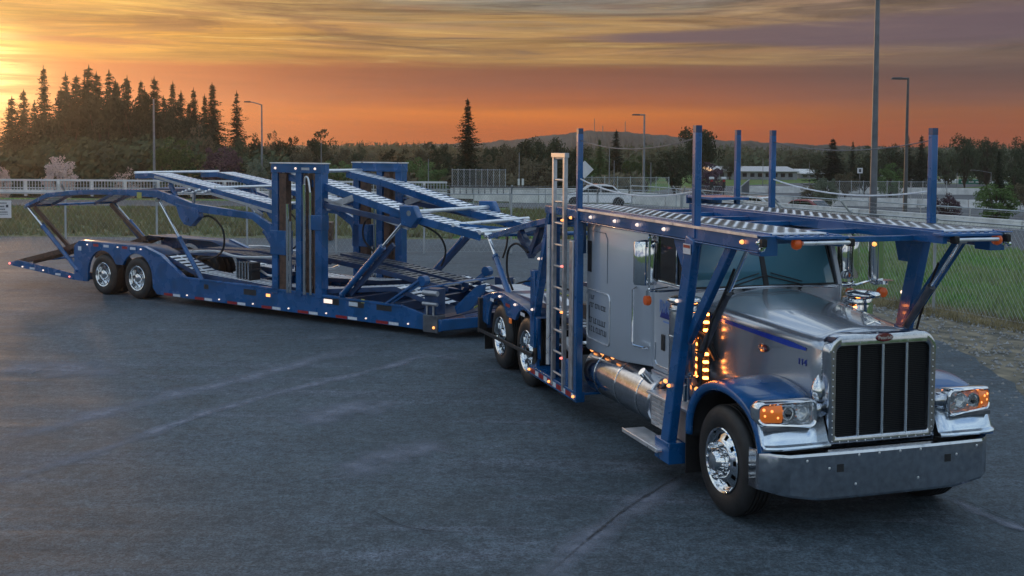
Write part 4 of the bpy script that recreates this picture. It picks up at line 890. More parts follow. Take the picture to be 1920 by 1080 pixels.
# cross pieces
for x, z in ((-1.0, 0.35), (2.4, 0.4), (3.6, 0.4), (4.9, 0.4), (6.2, 0.4), (7.5, 0.4), (8.7, 0.4), (10.06, 0.24)): g = MB(); g.bb(x-0.06, x+0.06, -1.23, 1.23, z-0.09, z+0.09); g.build('frame_cross_member', M['blue_dark'], P, 0.006)
g = MB(); g.bb(2.3, 9.8, -1.2, 1.2, 0.28, 0.30); g.build('floor_plate', M['blue_dark'], P)
for x, z in ((1.15, 2.90), (3.9, 2.62), (5.65, 2.32)): g = MB(); g.tube((x, -1.22, z), (x, 1.22, z), 0.032, 12); g.build('deck_cross_tube', M['alu'], P)
for x, z in ((6.0, 3.0), (9.40, 2.30), (10.35, 2.10), (10.95, 1.99)): g = MB(); g.tube((x, -1.24, z), (x, 1.24, z), 0.038, 12); g.build('deck_cross_tube', M['alu'], P)
g = MB(); g.beam((10.35, -1.1, 2.10), (10.95, -0.2, 1.99), 0.04, 0.05); g.beam((10.35, 1.1, 2.10), (10.95, 0.2, 1.99), 0.04, 0.05); g.build('deck_diagonal', M['blue'], P)
for x, z in ((9.55, 0.86), (-3.9, 0.52), (-3.1, 2.0)): g = MB(); g.tube((x, -1.15, z), (x, 1.15, z), 0.034, 12); g.build('cross_tube', M['blue'], P)
g = MB(); g.add([(10.12, -1.29, 0.14), (10.12, 1.29, 0.14), (11.35, 0.22, 0.30), (11.35, -0.22, 0.30), (10.12, -1.29, 0.36), (10.12, 1.29, 0.36), (11.35, 0.22, 0.46), (11.35, -0.22, 0.46)], [(0,1,2,3),(4,7,6,5),(0,3,7,4),(1,5,6,2),(2,6,7,3),(0,4,5,1)])
g.build('coupling_tongue', M['blue'], P, 0.012)
g = MB(); g.hose([(10.3, -0.5, 0.5), (10.9, -0.3, 0.85), (11.5, -0.1, 0.9), (12.0, 0.1, 0.8)], 0.018, 6); g.build('air_hose', M['yellow'], P)
g = MB(); g.hose([(10.3, -0.2, 0.5), (10.9, 0.1, 0.95), (11.5, 0.15, 1.0), (12.0, 0.3, 0.85)], 0.018, 6); g.build('power_cable', M['black'], P)
# ------------------------------------------------------------------ ground, roads, hill
def G0(px, py, z=0.0):
    cy = HOR+FPX*math.tan(PITCH); X2 = px-960; Y2 = py-cy; cr, sr = math.cos(ROLL), math.sin(ROLL)
    X = X2*cr+Y2*sr; u = -(-X2*sr+Y2*cr)/FPX; y = math.cos(PITCH)+u*math.sin(PITCH); zz = -math.sin(PITCH)+u*math.cos(PITCH)
    k = (z-CAMH)/zz; return (X/FPX*k, y*k)
def sst(x, a, b):
    t = max(0, min(1, (x-a)/(b-a))); return t*t*(3-2*t)
def beyond(x, y):
    """metres beyond the low parapet line"""
    if x > 8: return (x-8)*0.81+(y-72)*0.586
    return (y-73.5)
def TH(x, y):
    return -1.25*sst(beyond(x, y), 2.0, 8.0)*sst(y, 10, 30)
def terrain_mat():
    m = bpy.data.materials.new('rough_grass_ground'); m.use_nodes = True; t = m.node_tree; b = t.nodes['Principled BSDF']; b.inputs['Roughness'].default_value = 0.95
    b.inputs['Specular IOR Level'].default_value = 0.1
    tx = t.nodes.new('ShaderNodeTexCoord')
    def nz(s, d, dist=0):
        n = t.nodes.new('ShaderNodeTexNoise'); n.inputs['Scale'].default_value = s; n.inputs['Detail'].default_value = d; n.inputs['Distortion'].default_value = dist; t.links.new(tx.outputs['Object'], n.inputs['Vector']); return n.outputs[0]
    a = nz(0.22, 6, 0.5); d = nz(3.5, 6); f = nz(30, 3)
    r1 = t.nodes.new('ShaderNodeValToRGB'); e = r1.color_ramp.elements; e[0].position = 0.38; e[0].color = (0.17, 0.19, 0.075, 1); e[1].position = 0.60; e[1].color = (0.095, 0.215, 0.060, 1); t.links.new(a, r1.inputs[0])
    r2 = t.nodes.new('ShaderNodeValToRGB'); e = r2.color_ramp.elements; e[0].position = 0.3; e[0].color = (0.45, 0.45, 0.45, 1); e[1].position = 0.7; e[1].color = (1.35, 1.3, 1.2, 1); t.links.new(d, r2.inputs[0])
    mx = t.nodes.new('ShaderNodeMix'); mx.data_type = 'RGBA'; mx.blend_type = 'MULTIPLY'; mx.inputs[0].default_value = 1; t.links.new(r1.outputs[0], mx.inputs[6]); t.links.new(r2.outputs[0], mx.inputs[7]); t.links.new(mx.outputs[2], b.inputs['Base Color'])
    bp = t.nodes.new('ShaderNodeBump'); bp.inputs['Strength'].default_value = 0.8; bp.inputs['Distance'].default_value = 0.06; t.links.new(f, bp.inputs['Height']); t.links.new(bp.outputs[0], b.inputs['Normal'])
    return m
def asphalt_mat(name, c1, c2, c3, spots=True):
    m = bpy.data.materials.new(name); m.use_nodes = True; t = m.node_tree; b = t.nodes['Principled BSDF']
    tx = t.nodes.new('ShaderNodeTexCoord')
    def nz(s, d, dist=0, st=None, rough=0.6):
        o = tx.outputs['Object']
        if st:
            mp = t.nodes.new('ShaderNodeMapping'); mp.inputs['Scale'].default_value = st; mp.inputs['Rotation'].default_value = (0, 0, R(-24)); t.links.new(o, mp.inputs[0]); o = mp.outputs[0]
        n = t.nodes.new('ShaderNodeTexNoise'); n.inputs['Scale'].default_value = s; n.inputs['Detail'].default_value = d; n.inputs['Distortion'].default_value = dist; n.inputs['Roughness'].default_value = rough; t.links.new(o, n.inputs['Vector']); return n.outputs[0]
    def rp(src, p0, a, p1, c):
        r_ = t.nodes.new('ShaderNodeValToRGB'); e = r_.color_ramp.elements; e[0].position = p0; e[0].color = (*a, 1); e[1].position = p1; e[1].color = (*c, 1); t.links.new(src, r_.inputs[0]); return r_.outputs[0]
    def mx(f, a, c, mode='MIX'):
        q = t.nodes.new('ShaderNodeMix'); q.data_type = 'RGBA'; q.blend_type = mode
        if isinstance(f, float): q.inputs[0].default_value = f
        else: t.links.new(f, q.inputs[0])
        t.links.new(a, q.inputs[6])
        if isinstance(c, tuple): q.inputs[7].default_value = (*c, 1)
        else: t.links.new(c, q.inputs[7])
        return q.outputs[2]
    base = rp(nz(0.16, 6, 0.8, (1, 0.5, 1)), 0.36, c1, 0.64, c2)
    streak = nz(0.9, 7, 0.6, (0.25, 2.2, 1), 0.7)
    base = mx(rp(streak, 0.52, (0,0,0), 0.78, (0.75,)*3), base, c3)
    base = mx(1.0, base, rp(nz(1.7, 6, 0.4), 0.3, (0.78,)*3, 0.7, (1.18,)*3), 'MULTIPLY')
    base = mx(1.0, base, rp(nz(9, 5, 0.3, None, 0.75), 0.36, (0.62,)*3, 0.64, (1.38,)*3), 'MULTIPLY')
    base = mx(1.0, base, rp(nz(34, 3, 0, None, 0.85), 0.36, (0.50,)*3, 0.64, (1.50,)*3), 'MULTIPLY')
    v = t.nodes.new('ShaderNodeTexVoronoi'); v.inputs['Scale'].default_value = 42; t.links.new(tx.outputs['Object'], v.inputs['Vector'])
    base = mx(rp(v.outputs['Distance'], 0.02, (0.55,)*3, 0.14, (0,0,0)), base, (0.20, 0.21, 0.22))
    t.links.new(base, b.inputs['Base Color']); b.inputs['Specular IOR Level'].default_value = 0.35
    rr = t.nodes.new('ShaderNodeMapRange'); rr.inputs[1].default_value = 0.3; rr.inputs[2].default_value = 0.7; rr.inputs[3].default_value = 0.62; rr.inputs[4].default_value = 0.82; t.links.new(streak, rr.inputs[0]); t.links.new(rr.outputs[0], b.inputs['Roughness'])
    bp = t.nodes.new('ShaderNodeBump'); bp.inputs['Strength'].default_value = 0.55; bp.inputs['Distance'].default_value = 0.012; t.links.new(nz(60, 4), bp.inputs['Height']); t.links.new(bp.outputs[0], b.inputs['Normal'])
    return m
M['terrain'] = terrain_mat()
M['dullgrass'] = mat('dull_grass', (0.15, 0.15, 0.085), 0.95, var=0.6, vscale=0.9, bump=0.7, bscale=14, spec=0.1, col2=(0.08, 0.105, 0.05), detail=8)
M['lot'] = asphalt_mat('lot_asphalt', (0.038, 0.058, 0.074), (0.072, 0.097, 0.120), (0.15, 0.165, 0.21))
M['road'] = asphalt_mat('road_asphalt', (0.060, 0.066, 0.076), (0.085, 0.09, 0.10), (0.11, 0.115, 0.125))
M['dirt'] = mat('stony_dirt', (0.21, 0.18, 0.13), 0.95, var=0.75, vscale=2.2, bump=0.9, bscale=14, spec=0.1, col2=(0.07, 0.075, 0.07), detail=9)
M['concrete'] = mat('pale_concrete', (0.66, 0.65, 0.64), 0.85, var=0.25, vscale=1.5, bump=0.2, bscale=12)
M['underbridge_shade'] = mat('brown_abutment_shade', (0.10, 0.065, 0.055), 0.9, var=0.5, vscale=2)
M['galv'] = mat('galvanised_wire', (0.42, 0.45, 0.48), 0.45, 0.7, var=0.2, vscale=3)
M['pole'] = mat('weathered_pole', (0.20, 0.215, 0.24), 0.55, 0.4, var=0.25, vscale=2)
M['pole_m'] = mat('dull_grey_pole', (0.13, 0.14, 0.16), 0.5, 0.4, var=0.3, vscale=1.5)
M['pole_d'] = mat('dark_pole', (0.09, 0.09, 0.10), 0.5, 0.4, var=0.25, vscale=2)
M['bark'] = mat('bark', (0.07, 0.055, 0.04), 0.95, var=0.4, vscale=6, spec=0.1)
M['hill'] = mat('haze_tinted_hill', (0.060, 0.066, 0.066), 1.0, var=0.5, vscale=0.05, spec=0.05)  # grey-blue of distance haze partly put into the base colour
M['whitewall'] = mat('white_wall', (0.62, 0.62, 0.64), 0.8, var=0.1, vscale=1)
M['greensign'] = mat('green_sign', (0.004, 0.16, 0.11), 0.5)
M['signwhite'] = mat('sign_face', (0.62, 0.62, 0.64), 0.5, var=0.08, vscale=4)

def axis_pts(a, b, dense_a, dense_b, n1, n2):
    v = [dense_a+(dense_b-dense_a)*i/n1 for i in range(n1+1)]
    lo = [dense_a-(dense_a-a)*(i/n2)**2 for i in range(n2, 0, -1)]; hi = [dense_b+(b-dense_b)*(i/n2)**2 for i in range(1, n2+1)]
    return lo+v+hi
xs = axis_pts(-900, 900, -60, 60, 80, 14); ys = axis_pts(-300, 900, -10, 110, 80, 14)
g = MB(); g.grid([[(x, y, TH(x, y)-0.03+0.03*math.sin(x*0.7)*math.sin(y*0.5)*(y > 45)) for x in xs] for y in ys])
tag(g.build('terrain', M['terrain'], None, 0, 60), 'rough green and brown grassland out to the wooded horizon', kind='structure')
def sheet(name, pts, z, m, label):
    g = MB(); g.add([(x, y, z+0.0) for x, y in pts], [tuple(range(len(pts)))]); o = g.build(name, m, None, 0, 0); tag(o, label, kind='structure'); return o
rnd = random.Random(3)
def wob(pts, amp, step=0.5):
    out = []
    for (x0, y0), (x1, y1) in zip(pts, pts[1:]):
        n = max(1, int(math.hypot(x1-x0, y1-y0)/step))
        for i in range(n): t = i/n; out.append((x0+(x1-x0)*t+rnd.uniform(-amp, amp), y0+(y1-y0)*t+rnd.uniform(-amp, amp)*0.5))
    return out+[pts[-1]]
edge = wob([(7.0, -8), (7.0, 10), (7.3, 14.5), (7.9, 19), (7.2, 24), (6.3, 28), (5.2, 35), (4.6, 41.5)], 0.10)
sheet('verge', [(6.0, -12)]+[(14.6, -12), (14.6, 10), (12.8, 16.6), (10.35, 22), (8.7, 26.2), (7.5, 29), (6.4, 36.5), (6.1, 42.2), (-60, 42.6), (-60, 40)]+[(4.0, 40), (5.0, 34), (6.0, 26)], -0.008, M['dirt'], 'strip of stony dirt and dead grass between the asphalt and the fence')
sheet('parking_lot', [(-60, -12), (6.8, -12)]+edge+wob([(4.6, 41.5), (-60, 41.9)], 0.06, 1.5), 0.004, M['lot'], 'worn blue-grey asphalt of the truck yard')
# road on this side of the parapet
def off(p, d): return (p[0]+0.81*d, p[1]+0.586*d)
b0 = (36.0, 33.4); b1 = (23.9, 50.0); b2 = (8.0, 72.0)
sheet('road', [off(b0, -0.6), off(b1, -0.6), off(b2, -0.6), (-55, 72.8), (-55, 63), off(b2, -10.2), off(b1, -11.4), off(b0, -11.8)], 0.006, M['road'], 'road running along the low concrete parapet')
sheet('far_road', [off(b0, 9), off(b1, 9), off(b2, 9), (-55, 84), (-55, 104), (10, 106), (22, 132), (110, 150), (120, 60), off(b0, 22)], -1.20, M['road'], 'highway lanes beyond the parapet')
sheet('far_parking_area', [(14, 118), (20, 138), (44, 168), (80, 168), (30, 118)], -1.235, M['road'], 'grey paved area beyond the highway')
g = MB()
for a, b, d in ((b0, b1, -1.3), (b1, b2, -1.3)): p, q = off(a, d), off(b, d); g.add([(p[0], p[1], 0.010), (q[0], q[1], 0.010), (q[0]-0.12, q[1]-0.08, 0.010), (p[0]-0.12, p[1]-0.08, 0.010)], [(0,1,2,3)])
tag(g.build('road_marking', M['signwhite'], None, 0, 0), 'white edge line beside the parapet', kind='structure')
sheet('scrub_strip', [(-60, 42.3), (-3.0, 41.9), (-1.6, 46), (-2.4, 55), (-3.6, 62.4), (-60, 62.4)], -0.004, M['dullgrass'], 'dull olive strip of trodden grass between the yard and the bridge')
# hill with a mast row
g = MB(); prof = [(-400, 284), (300, 281), (700, 274), (900, 268), (960, 262), (1010, 256), (1060, 250), (1095, 245.5), (1130, 244.5), (1180, 247), (1240, 252), (1300, 258.5), (1400, 262), (1520, 268), (1700, 272), (2400, 276)]
rows = [[], [], [], []]; D = 700
for i in range(600):
    px = -300+i*4.5
    for (a, ya), (b, yb) in zip(prof, prof[1:]):
        if a <= px <= b: yy = ya+(yb-ya)*(px-a)/(b-a)
    z = GZ(yy, D)+math.sin(i*0.37)*0.25+math.sin(i*0.83)*0.2+rnd.uniform(-0.28, 0.28)
    rows[0].append((GX(px, D)*0.93, D-60, -3)); rows[1].append((GX(px, D), D-25, -3+(z+3)*0.72+rnd.uniform(-1, 1))); rows[2].append((GX(px, D), D, z)); rows[3].append((GX(px, D)*1.05, D+90, -3))
tag(g.grid(rows).build('hill', M['hill'], None, 0, 0), 'low wooded hill tinted hazy grey-blue on the horizon', kind='structure')

# marks on the asphalt: swept tyre streaks, patched seams and cracks
def alpha_mat(name, col, amax, scale=3.0):
    m = bpy.data.materials.new(name); m.use_nodes = True; t = m.node_tree; b = t.nodes['Principled BSDF']; b.inputs['Base Color'].default_value = (*col, 1); b.inputs['Roughness'].default_value = 0.85
    at = t.nodes.new('ShaderNodeAttribute'); at.attribute_name = 'wear'; tx = t.nodes.new('ShaderNodeTexCoord'); n = t.nodes.new('ShaderNodeTexNoise'); n.inputs['Scale'].default_value = scale; n.inputs['Detail'].default_value = 8; n.inputs['Roughness'].default_value = 0.7
    t.links.new(tx.outputs['Object'], n.inputs['Vector']); mr = t.nodes.new('ShaderNodeMapRange'); mr.inputs[1].default_value = 0.28; mr.inputs[2].default_value = 0.62; mr.inputs[4].default_value = amax; t.links.new(n.outputs[0], mr.inputs[0])
    mu = t.nodes.new('ShaderNodeMath'); mu.operation = 'MULTIPLY'; t.links.new(at.outputs['Fac'], mu.inputs[0]); t.links.new(mr.outputs[0], mu.inputs[1]); t.links.new(mu.outputs[0], b.inputs['Alpha'])
    return m
M['dust'] = alpha_mat('pale_dust', (0.21, 0.23, 0.29), 0.85, 2.5); M['crack'] = alpha_mat('dark_crack', (0.012, 0.014, 0.016), 1.0, 9.0)
def streak(name, pts, wd, m, z, label, prof=(0, 0.6, 1, 0.6, 0)):
    P_ = [Vector((*G0(*p), z)) for p in pts]; Q = []
    for i in range(len(P_)-1):
        p0 = P_[max(i-1, 0)]; p1 = P_[i]; p2 = P_[i+1]; p3 = P_[min(i+2, len(P_)-1)]
        for k in range(8):
            t = k/8; Q.append(0.5*((2*p1)+(-p0+p2)*t+(2*p0-5*p1+4*p2-p3)*t*t+(-p0+3*p1-3*p2+p3)*t**3))
    Q.append(P_[-1]); n = len(prof); rows = []; wv = []
    for i, q in enumerate(Q):
        d = (Q[min(i+1, len(Q)-1)]-Q[max(i-1, 0)]).normalized(); s_ = Vector((-d.y, d.x, 0)); f = min(1, 4*min(i, len(Q)-1-i)/len(Q)+0.02)
        jw = 1.35*wd*(1+0.25*math.sin(i*1.3)); j = s_*rnd.uniform(-0.1, 0.1)*wd
        rows.append([q+j+s_*jw*(k/(n-1)-0.5) for k in range(n)]); wv += [a*f for a in prof]
    o = MB().grid(rows).build(name, m, None, 0, 0); at = o.data.attributes.new('wear', 'FLOAT', 'POINT')
    for i, v_ in enumerate(wv): at.data[i].value = v_
    tag(o, label, kind='structure'); return o
streak('dust_streak', [(-60, 845), (250, 760), (480, 705), (700, 645)], 0.42, M['dust'], 0.008, 'long pale swept streak across the asphalt')
streak('dust_streak', [(-60, 922), (200, 842), (430, 762), (720, 690), (800, 668), (900, 684)], 0.24, M['dust'], 0.009, 'thinner pale streak below the long one')
streak('dust_streak', [(640, 905), (700, 868), (770, 845), (850, 832)], 0.55, M['dust'], 0.010, 'short pale scuffed patch in the middle of the yard')
streak('dust_streak', [(1000, 1100), (1140, 985), (1290, 890)], 0.30, M['dust'], 0.011, 'pale edge of the patched asphalt')
streak('dust_streak', [(1780, 935), (1850, 968), (1960, 1010)], 0.14, M['dust'], 0.012, 'pale scratch at the right edge of the yard')
streak('dust_streak', [(560, 800), (640, 770), (760, 760)], 0.7, M['dust'], 0.013, 'broad faint pale patch on the asphalt')
streak('dust_streak', [(-20, 700), (90, 690), (230, 705)], 0.9, M['dust'], 0.014, 'broad pale patch by the left edge')
streak('crack', [(1020, 1085), (1150, 975), (1215, 930), (1300, 880)], 0.035, M['crack'], 0.016, 'dark crack along the patched asphalt seam', (0, 1, 0))
streak('crack', [(690, 955), (760, 990), (860, 1003)], 0.022, M['crack'], 0.017, 'short curved dark crack', (0, 1, 0))
streak('crack', [(1770, 930), (1830, 950), (1925, 990)], 0.020, M['crack'], 0.018, 'fine crack at the right edge', (0, 1, 0))
# gravel and grass
def scatter(name, m, n, region, fn, label):
    g = MB(); rn = random.Random(11); k = 0
    while k < n:
        x = rn.uniform(region[0], region[1]); y = rn.uniform(region[2], region[3])
        if fn(g, x, y, rn): k += 1
    return tag(g.build(name, m, None, 0, 0, fix=False), label, kind='stuff')
def fx(y):   # x of the fence line at depth y
    return 9.33+(23.5-y)*0.452 if y < 28.4 else 7.14-(y-28.4)*0.165
def stone(g, x, y, rn):
    e = 7.9 if y > 16 else 7.3
    if not (e-0.8 < x < fx(y)+0.8): return False
    if x < e and rn.random() < 0.75: return False
    r = rn.uniform(0.012, 0.045)*(1.3 if rn.random() < 0.1 else 1); g.add([(x+r*rn.uniform(.6,1), y, 0), (x, y+r, 0), (x-r, y, 0), (x, y-r*rn.uniform(.5,1), 0), (x, y, r*0.9), ], [(0,1,4),(1,2,4),(2,3,4),(3,0,4)]); return True
scatter('gravel', M['concrete'] if False else mat('loose_stones', (0.30, 0.30, 0.30), 0.9, var=0.6, vscale=5), 5000, (6.4, 14, 9, 30), stone, 'loose stones along the edge of the yard')
M['grass'] = mat('green_grass', (0.14, 0.28, 0.075), 0.9, var=0.5, vscale=0.5, col2=(0.30, 0.30, 0.17), spec=0.15)
M['drygrass'] = mat('dry_grass', (0.30, 0.25, 0.14), 0.95, var=0.4, vscale=1.2, spec=0.1)
def tuft(h0, h1, wd, cond):
    def f(g, x, y, rn):
        if not cond(x, y, rn): return False
        z = TH(x, y)-0.03
        for k in range(4):
            a = rn.uniform(0, 6.28); h = rn.uniform(h0, h1); dx = math.cos(a)*wd; dy = math.sin(a)*wd; ox = rn.uniform(-.08, .08); oy = rn.uniform(-.08, .08)
            g.add([(x+ox-dx, y+oy-dy, z), (x+ox+dx, y+oy+dy, z), (x+ox+rn.uniform(-.1, .1), y+oy+rn.uniform(-.1, .1), z+h)], [(0,1,2)])
        return True
    return f
def c1(x, y, rn):
    if rn.random() > 1.3-(y-18)/35: return False
    return x > fx(y)+0.35 and -beyond(x, y) > 11.8
scatter('grass', M['grass'], 14000, (7, 26, 17, 60), tuft(0.10, 0.30, 0.020, c1), 'long green grass on the slope behind the chain link fence')
scatter('dry_grass', M['drygrass'], 3800, (7, 15, 14, 32), tuft(0.05, 0.17, 0.012, lambda x, y, rn: fx(y)-0.9 < x < fx(y)+0.6 and rn.random() < 0.9), 'dry yellowed grass along the foot of the fence')
M['dullblades'] = mat('olive_weeds', (0.15, 0.17, 0.08), 0.95, var=0.5, vscale=0.6, col2=(0.17, 0.14, 0.085), spec=0.1)
scatter('grass_strip', M['dullblades'], 7000, (-32, 5, 42, 62), tuft(0.12, 0.38, 0.04, lambda x, y, rn: y > 42.4), 'weedy grass strip between the yard and the bridge')

# ------------------------------------------------------------------ chain link fences
def fence(label, pts, h=2.0, cell=0.10, arms=True, r=0.0026, spacing=2.9, name='chain_link_fence', z0=None, postr=0.034, group=None):
    root = tag(empty(name, (pts[0][0], pts[0][1], 0)), label, 'fence', group); ox, oy = pts[0]
    g = MB(); rails = MB(); wires = MB()
    for (x0, y0), (x1, y1) in zip(pts, pts[1:]):
        ln = math.hypot(x1-x0, y1-y0); ux, uy = (x1-x0)/ln, (y1-y0)/ln; zb = z0 if z0 is not None else 0.0
        P_ = lambda s, z, o=0: (x0-ox+ux*s-uy*o, y0-oy+uy*s+ux*o, zb+z)
        n = int(ln/cell)
        def wire(a, b, o):
            a = Vector(P_(*a, o)); b = Vector(P_(*b, o)); d = (b-a).normalized(); nn = Vector((-uy, ux, 0)); q = d.cross(nn)
            g.add([a+nn*r, a-nn*r*0.5+q*r*0.87, a-nn*r*0.5-q*r*0.87, b+nn*r, b-nn*r*0.5+q*r*0.87, b-nn*r*0.5-q*r*0.87], [(0,1,4,3),(1,2,5,4),(2,0,3,5)])
        hh = h-0.04; slope = 0.62
        i = -int(hh*slope/cell)-1
        while i*cell < ln:
            s0 = i*cell; s1 = s0+hh*slope
            a = (max(s0, 0), 0.04+max(0, -s0)/slope); b = (min(s1, ln), h-max(0, s1-ln)/slope)
            if b[0] > a[0]:
                wire(a, b, 0.004); wire((a[0], h+0.04-a[1]), (b[0], h+0.04-b[1]), -0.004)
            i += 1
        rails.tube(P_(0, h), P_(ln, h), 0.018, 6); wires.tube(P_(0, 0.06), P_(ln, 0.06), 0.004, 4)
        m_ = max(1, round(ln/spacing))
        for k in range(m_+1):
            if k == 0 and (x0, y0) != pts[0]: continue
            s = ln*k/m_; p = MB(); p.tube(P_(s, -0.1, 0.04), P_(s, h+0.03, 0.04), postr, 10); p.ball(P_(s, h+0.04, 0.04), postr*1.15, 8)
            p.build('fence_post', M['galv'], root)
            if arms: p = MB(); p.beam(P_(s, h, 0.04), P_(s+0.0, h+0.30, 0.34), 0.04, 0.03); p.build('barbed_wire_arm', M['galv'], root)
        if arms:
            for q in (0.1, 0.2, 0.3):
                k = 0; pp = [P_(ln*t/30, h+q-0.02*math.sin(math.pi*(t % 10)/10), 0.04+q) for t in range(31)]; wires.path(pp, 0.004, 4)
                for t in range(int(ln/0.25)): c_ = Vector(P_(t*0.25, h+q-0.01, 0.04+q)); wires.add([c_+Vector((0.02,0,0.02)), c_+Vector((-0.02,0,-0.015)), c_+Vector((0,0.02,-0.02))], [(0,1,2)])
    g.build('wire_mesh', M['galv'], root, 0, 0, fix=False); rails.build('top_rail', M['galv'], root); wires.build('barbed_wire' if arms else 'tension_wire', M['galv'], root, 0, 0, fix=False)
    return root
fence('tall galvanised chain link fence with barbed wire arms beside the truck hood', [(14.1, 12.9), (9.33, 23.5), (7.14, 28.4), (5.8, 36.5)])
fence('chain link fence with barbed wire along the back of the yard behind the trailer', [(5.8, 36.5), (-17.5, 34.8), (-30, 34.2)], cell=0.16, r=0.0015, spacing=3.0)
fence('short chain link panel fence standing on the bridge parapet', [(-4.1, 73.2), (-0.45, 73.2)], h=1.25, cell=0.14, arms=False, spacing=0.42, z0=0.93, r=0.006, postr=0.022)
fence('long chain link fence beyond the parapet behind the diamond sign', [(5.0, 80), (11.7, 80)], h=1.6, cell=0.16, arms=False, spacing=0.9, z0=0.0-0.05, r=0.006, postr=0.03)
fence('chain link fence at the foot of the grassy bank', [(17.0, 98), (20.5, 96), (27, 122)], h=1.6, cell=0.22, arms=False, spacing=1.6, z0=-1.2, r=0.007, postr=0.03)
fence('chain link fence across the highway behind the tall pole', [(26.5, 90), (36.5, 90)], h=1.45, cell=0.18, arms=False, spacing=1.0, z0=-0.35, r=0.006, postr=0.03)
fence('low chain link fence between the yard and the road', [(-6.5, 62), (2.0, 64), (9.5, 62)], h=1.2, cell=0.16, arms=False, spacing=2.4, r=0.005)

# ------------------------------------------------------------------ parapet, railing
def wall_seg(root, name, a, b, z0a, z1a, z0b, z1b, th, m):
    d = Vector((b[0]-a[0], b[1]-a[1], 0)).normalized(); n = Vector((-d.y, d.x, 0))*th/2; o = root.location
    g = MB(); P_ = []
    for p, lo, hi_ in ((a, z0a, z1a), (b, z0b, z1b)):
        for sg in (-1, 1):
            for z in (lo, hi_): P_.append(Vector((p[0]-o.x, p[1]-o.y, z))+n*sg*(1 if z == lo else 0.7))
    g.add(P_, [(0,1,3,2),(4,6,7,5),(0,4,5,1),(2,3,7,6),(0,2,6,4),(1,5,7,3)]); return g.build(name, m, root, 0.02)
root = tag(empty('parapet_wall', (8, 72, 0)), 'low pale concrete parapet along the road with a thin white handrail on top', 'wall')
path_ = [(8.0, 72.0), (16, 60.9), (23.9, 50.0), (36.0, 33.4)]; hts = [0.78, 0.55, 0.36, 0.30]
for i in range(3):
    (x0, y0), (x1, y1) = path_[i], path_[i+1]; ln = math.hypot(x1-x0, y1-y0); n = int(ln/3.4)
    for k in range(n):
        t0, t1 = k/n, (k+0.988)/n; h0 = hts[i]+(hts[i+1]-hts[i])*t0; h1 = hts[i]+(hts[i+1]-hts[i])*t1
        wall_seg(root, 'wall_segment', (x0+(x1-x0)*t0, y0+(y1-y0)*t0), (x0+(x1-x0)*t1, y0+(y1-y0)*t1), -0.1, h0, -0.1, h1, 0.25, M['concrete'])
g = MB(); gp = MB()
for i in range(3):
    (x0, y0), (x1, y1) = path_[i], path_[i+1]; g.tube((x0-8, y0-72, hts[i]+0.42), (x1-8, y1-72, hts[i+1]+0.42), 0.03, 8); n = int(math.hypot(x1-x0, y1-y0)/2.6)
    for k in range(n+1): t = k/n; h0 = hts[i]+(hts[i+1]-hts[i])*t; gp.tube((x0+(x1-x0)*t-8, y0+(y1-y0)*t-72, h0-0.02), (x0+(x1-x0)*t-8, y0+(y1-y0)*t-72, h0+0.42), 0.022, 6)
g.build('handrail', M['galv'], root); gp.build('handrail_posts', M['galv'], root)
root = tag(empty('bridge_parapet', (0, 73, 0)), 'pale concrete bridge parapet over a brown underbridge block coloured as shade behind the trailer', 'wall')
for x0, x1, zb, zt in ((-4.2, -2.6, 0.22, 0.97), (-2.58, 0.0, 0.05, 0.97), (0.02, 1.8, -0.1, 0.97), (1.82, 4.4, -0.1, 0.96), (4.42, 7.9, -0.1, 0.90)):
    wall_seg(root, 'wall_segment', (x0, 73), (x1, 73), zb, zt, zb-0.03, zt, 0.3, M['concrete'])
g = MB(); g.bb(-8, 0.8, 0.02, 0.3, -0.6, 0.24); g.build('abutment_shade', M['underbridge_shade'], root)  # brown block under the bridge, coloured dark to stand for shade there
g = MB(); [g.bb(x-0.03, x+0.03, -0.19, -0.15, 0.55, 0.93) for x in [-3.95+0.42*k for k in range(9)]]; g.bb(-4.3, 1.6, -0.16, 0.1, 0.97, 1.03); g.build('parapet_coping', M['grey'], root)
root = tag(empty('bridge_railing', (-4.3, 71, 0)), 'white bridge railing with upright balusters behind the trailer tail', 'railing')
g = MB(); g.bb(-40, 0, -0.15, 0.15, 0.45, 0.72); g.build('kerb_beam', M['concrete'], root, 0.02)
g = MB(); g.bb(-40, 0, -0.06, 0.06, 1.30, 1.42); g.bb(-40, 0, -0.02, 0.02, 0.82, 0.87); g.build('top_rail', M['whitewall'], root, 0.01)
g = MB()
for k in range(200): g.bb(-39.9+k*0.2, -39.9+k*0.2+0.05, -0.02, 0.02, 0.72, 1.30)
tag(g.build('balusters', M['galv'], root, 0, 0), None, kind='stuff')
for k in range(18): g = MB(); g.bb(-39+k*2.2, -39+k*2.2+0.16, -0.09, 0.09, 0.3, 1.34); g.build('railing_pillar', M['concrete'], root, 0.01)

for x0_, y0_, x1_, y1_, lb_ in ((16, 99, 62, 84, 'pale concrete median barrier across the highway beyond the parapet'), (26, 126, 78, 120, 'far pale concrete barrier below the overpass')):
    root = tag(empty('median_barrier', (x0_, y0_, 0)), lb_, 'barrier'); ln = math.hypot(x1_-x0_, y1_-y0_); n = int(ln/4)
    for k in range(n): wall_seg(root, 'barrier_segment', (x0_+(x1_-x0_)*k/n, y0_+(y1_-y0_)*k/n), (x0_+(x1_-x0_)*(k+0.985)/n, y0_+(y1_-y0_)*(k+0.985)/n), -1.25, -0.45, -1.25, -0.45, 0.4, M['concrete'])
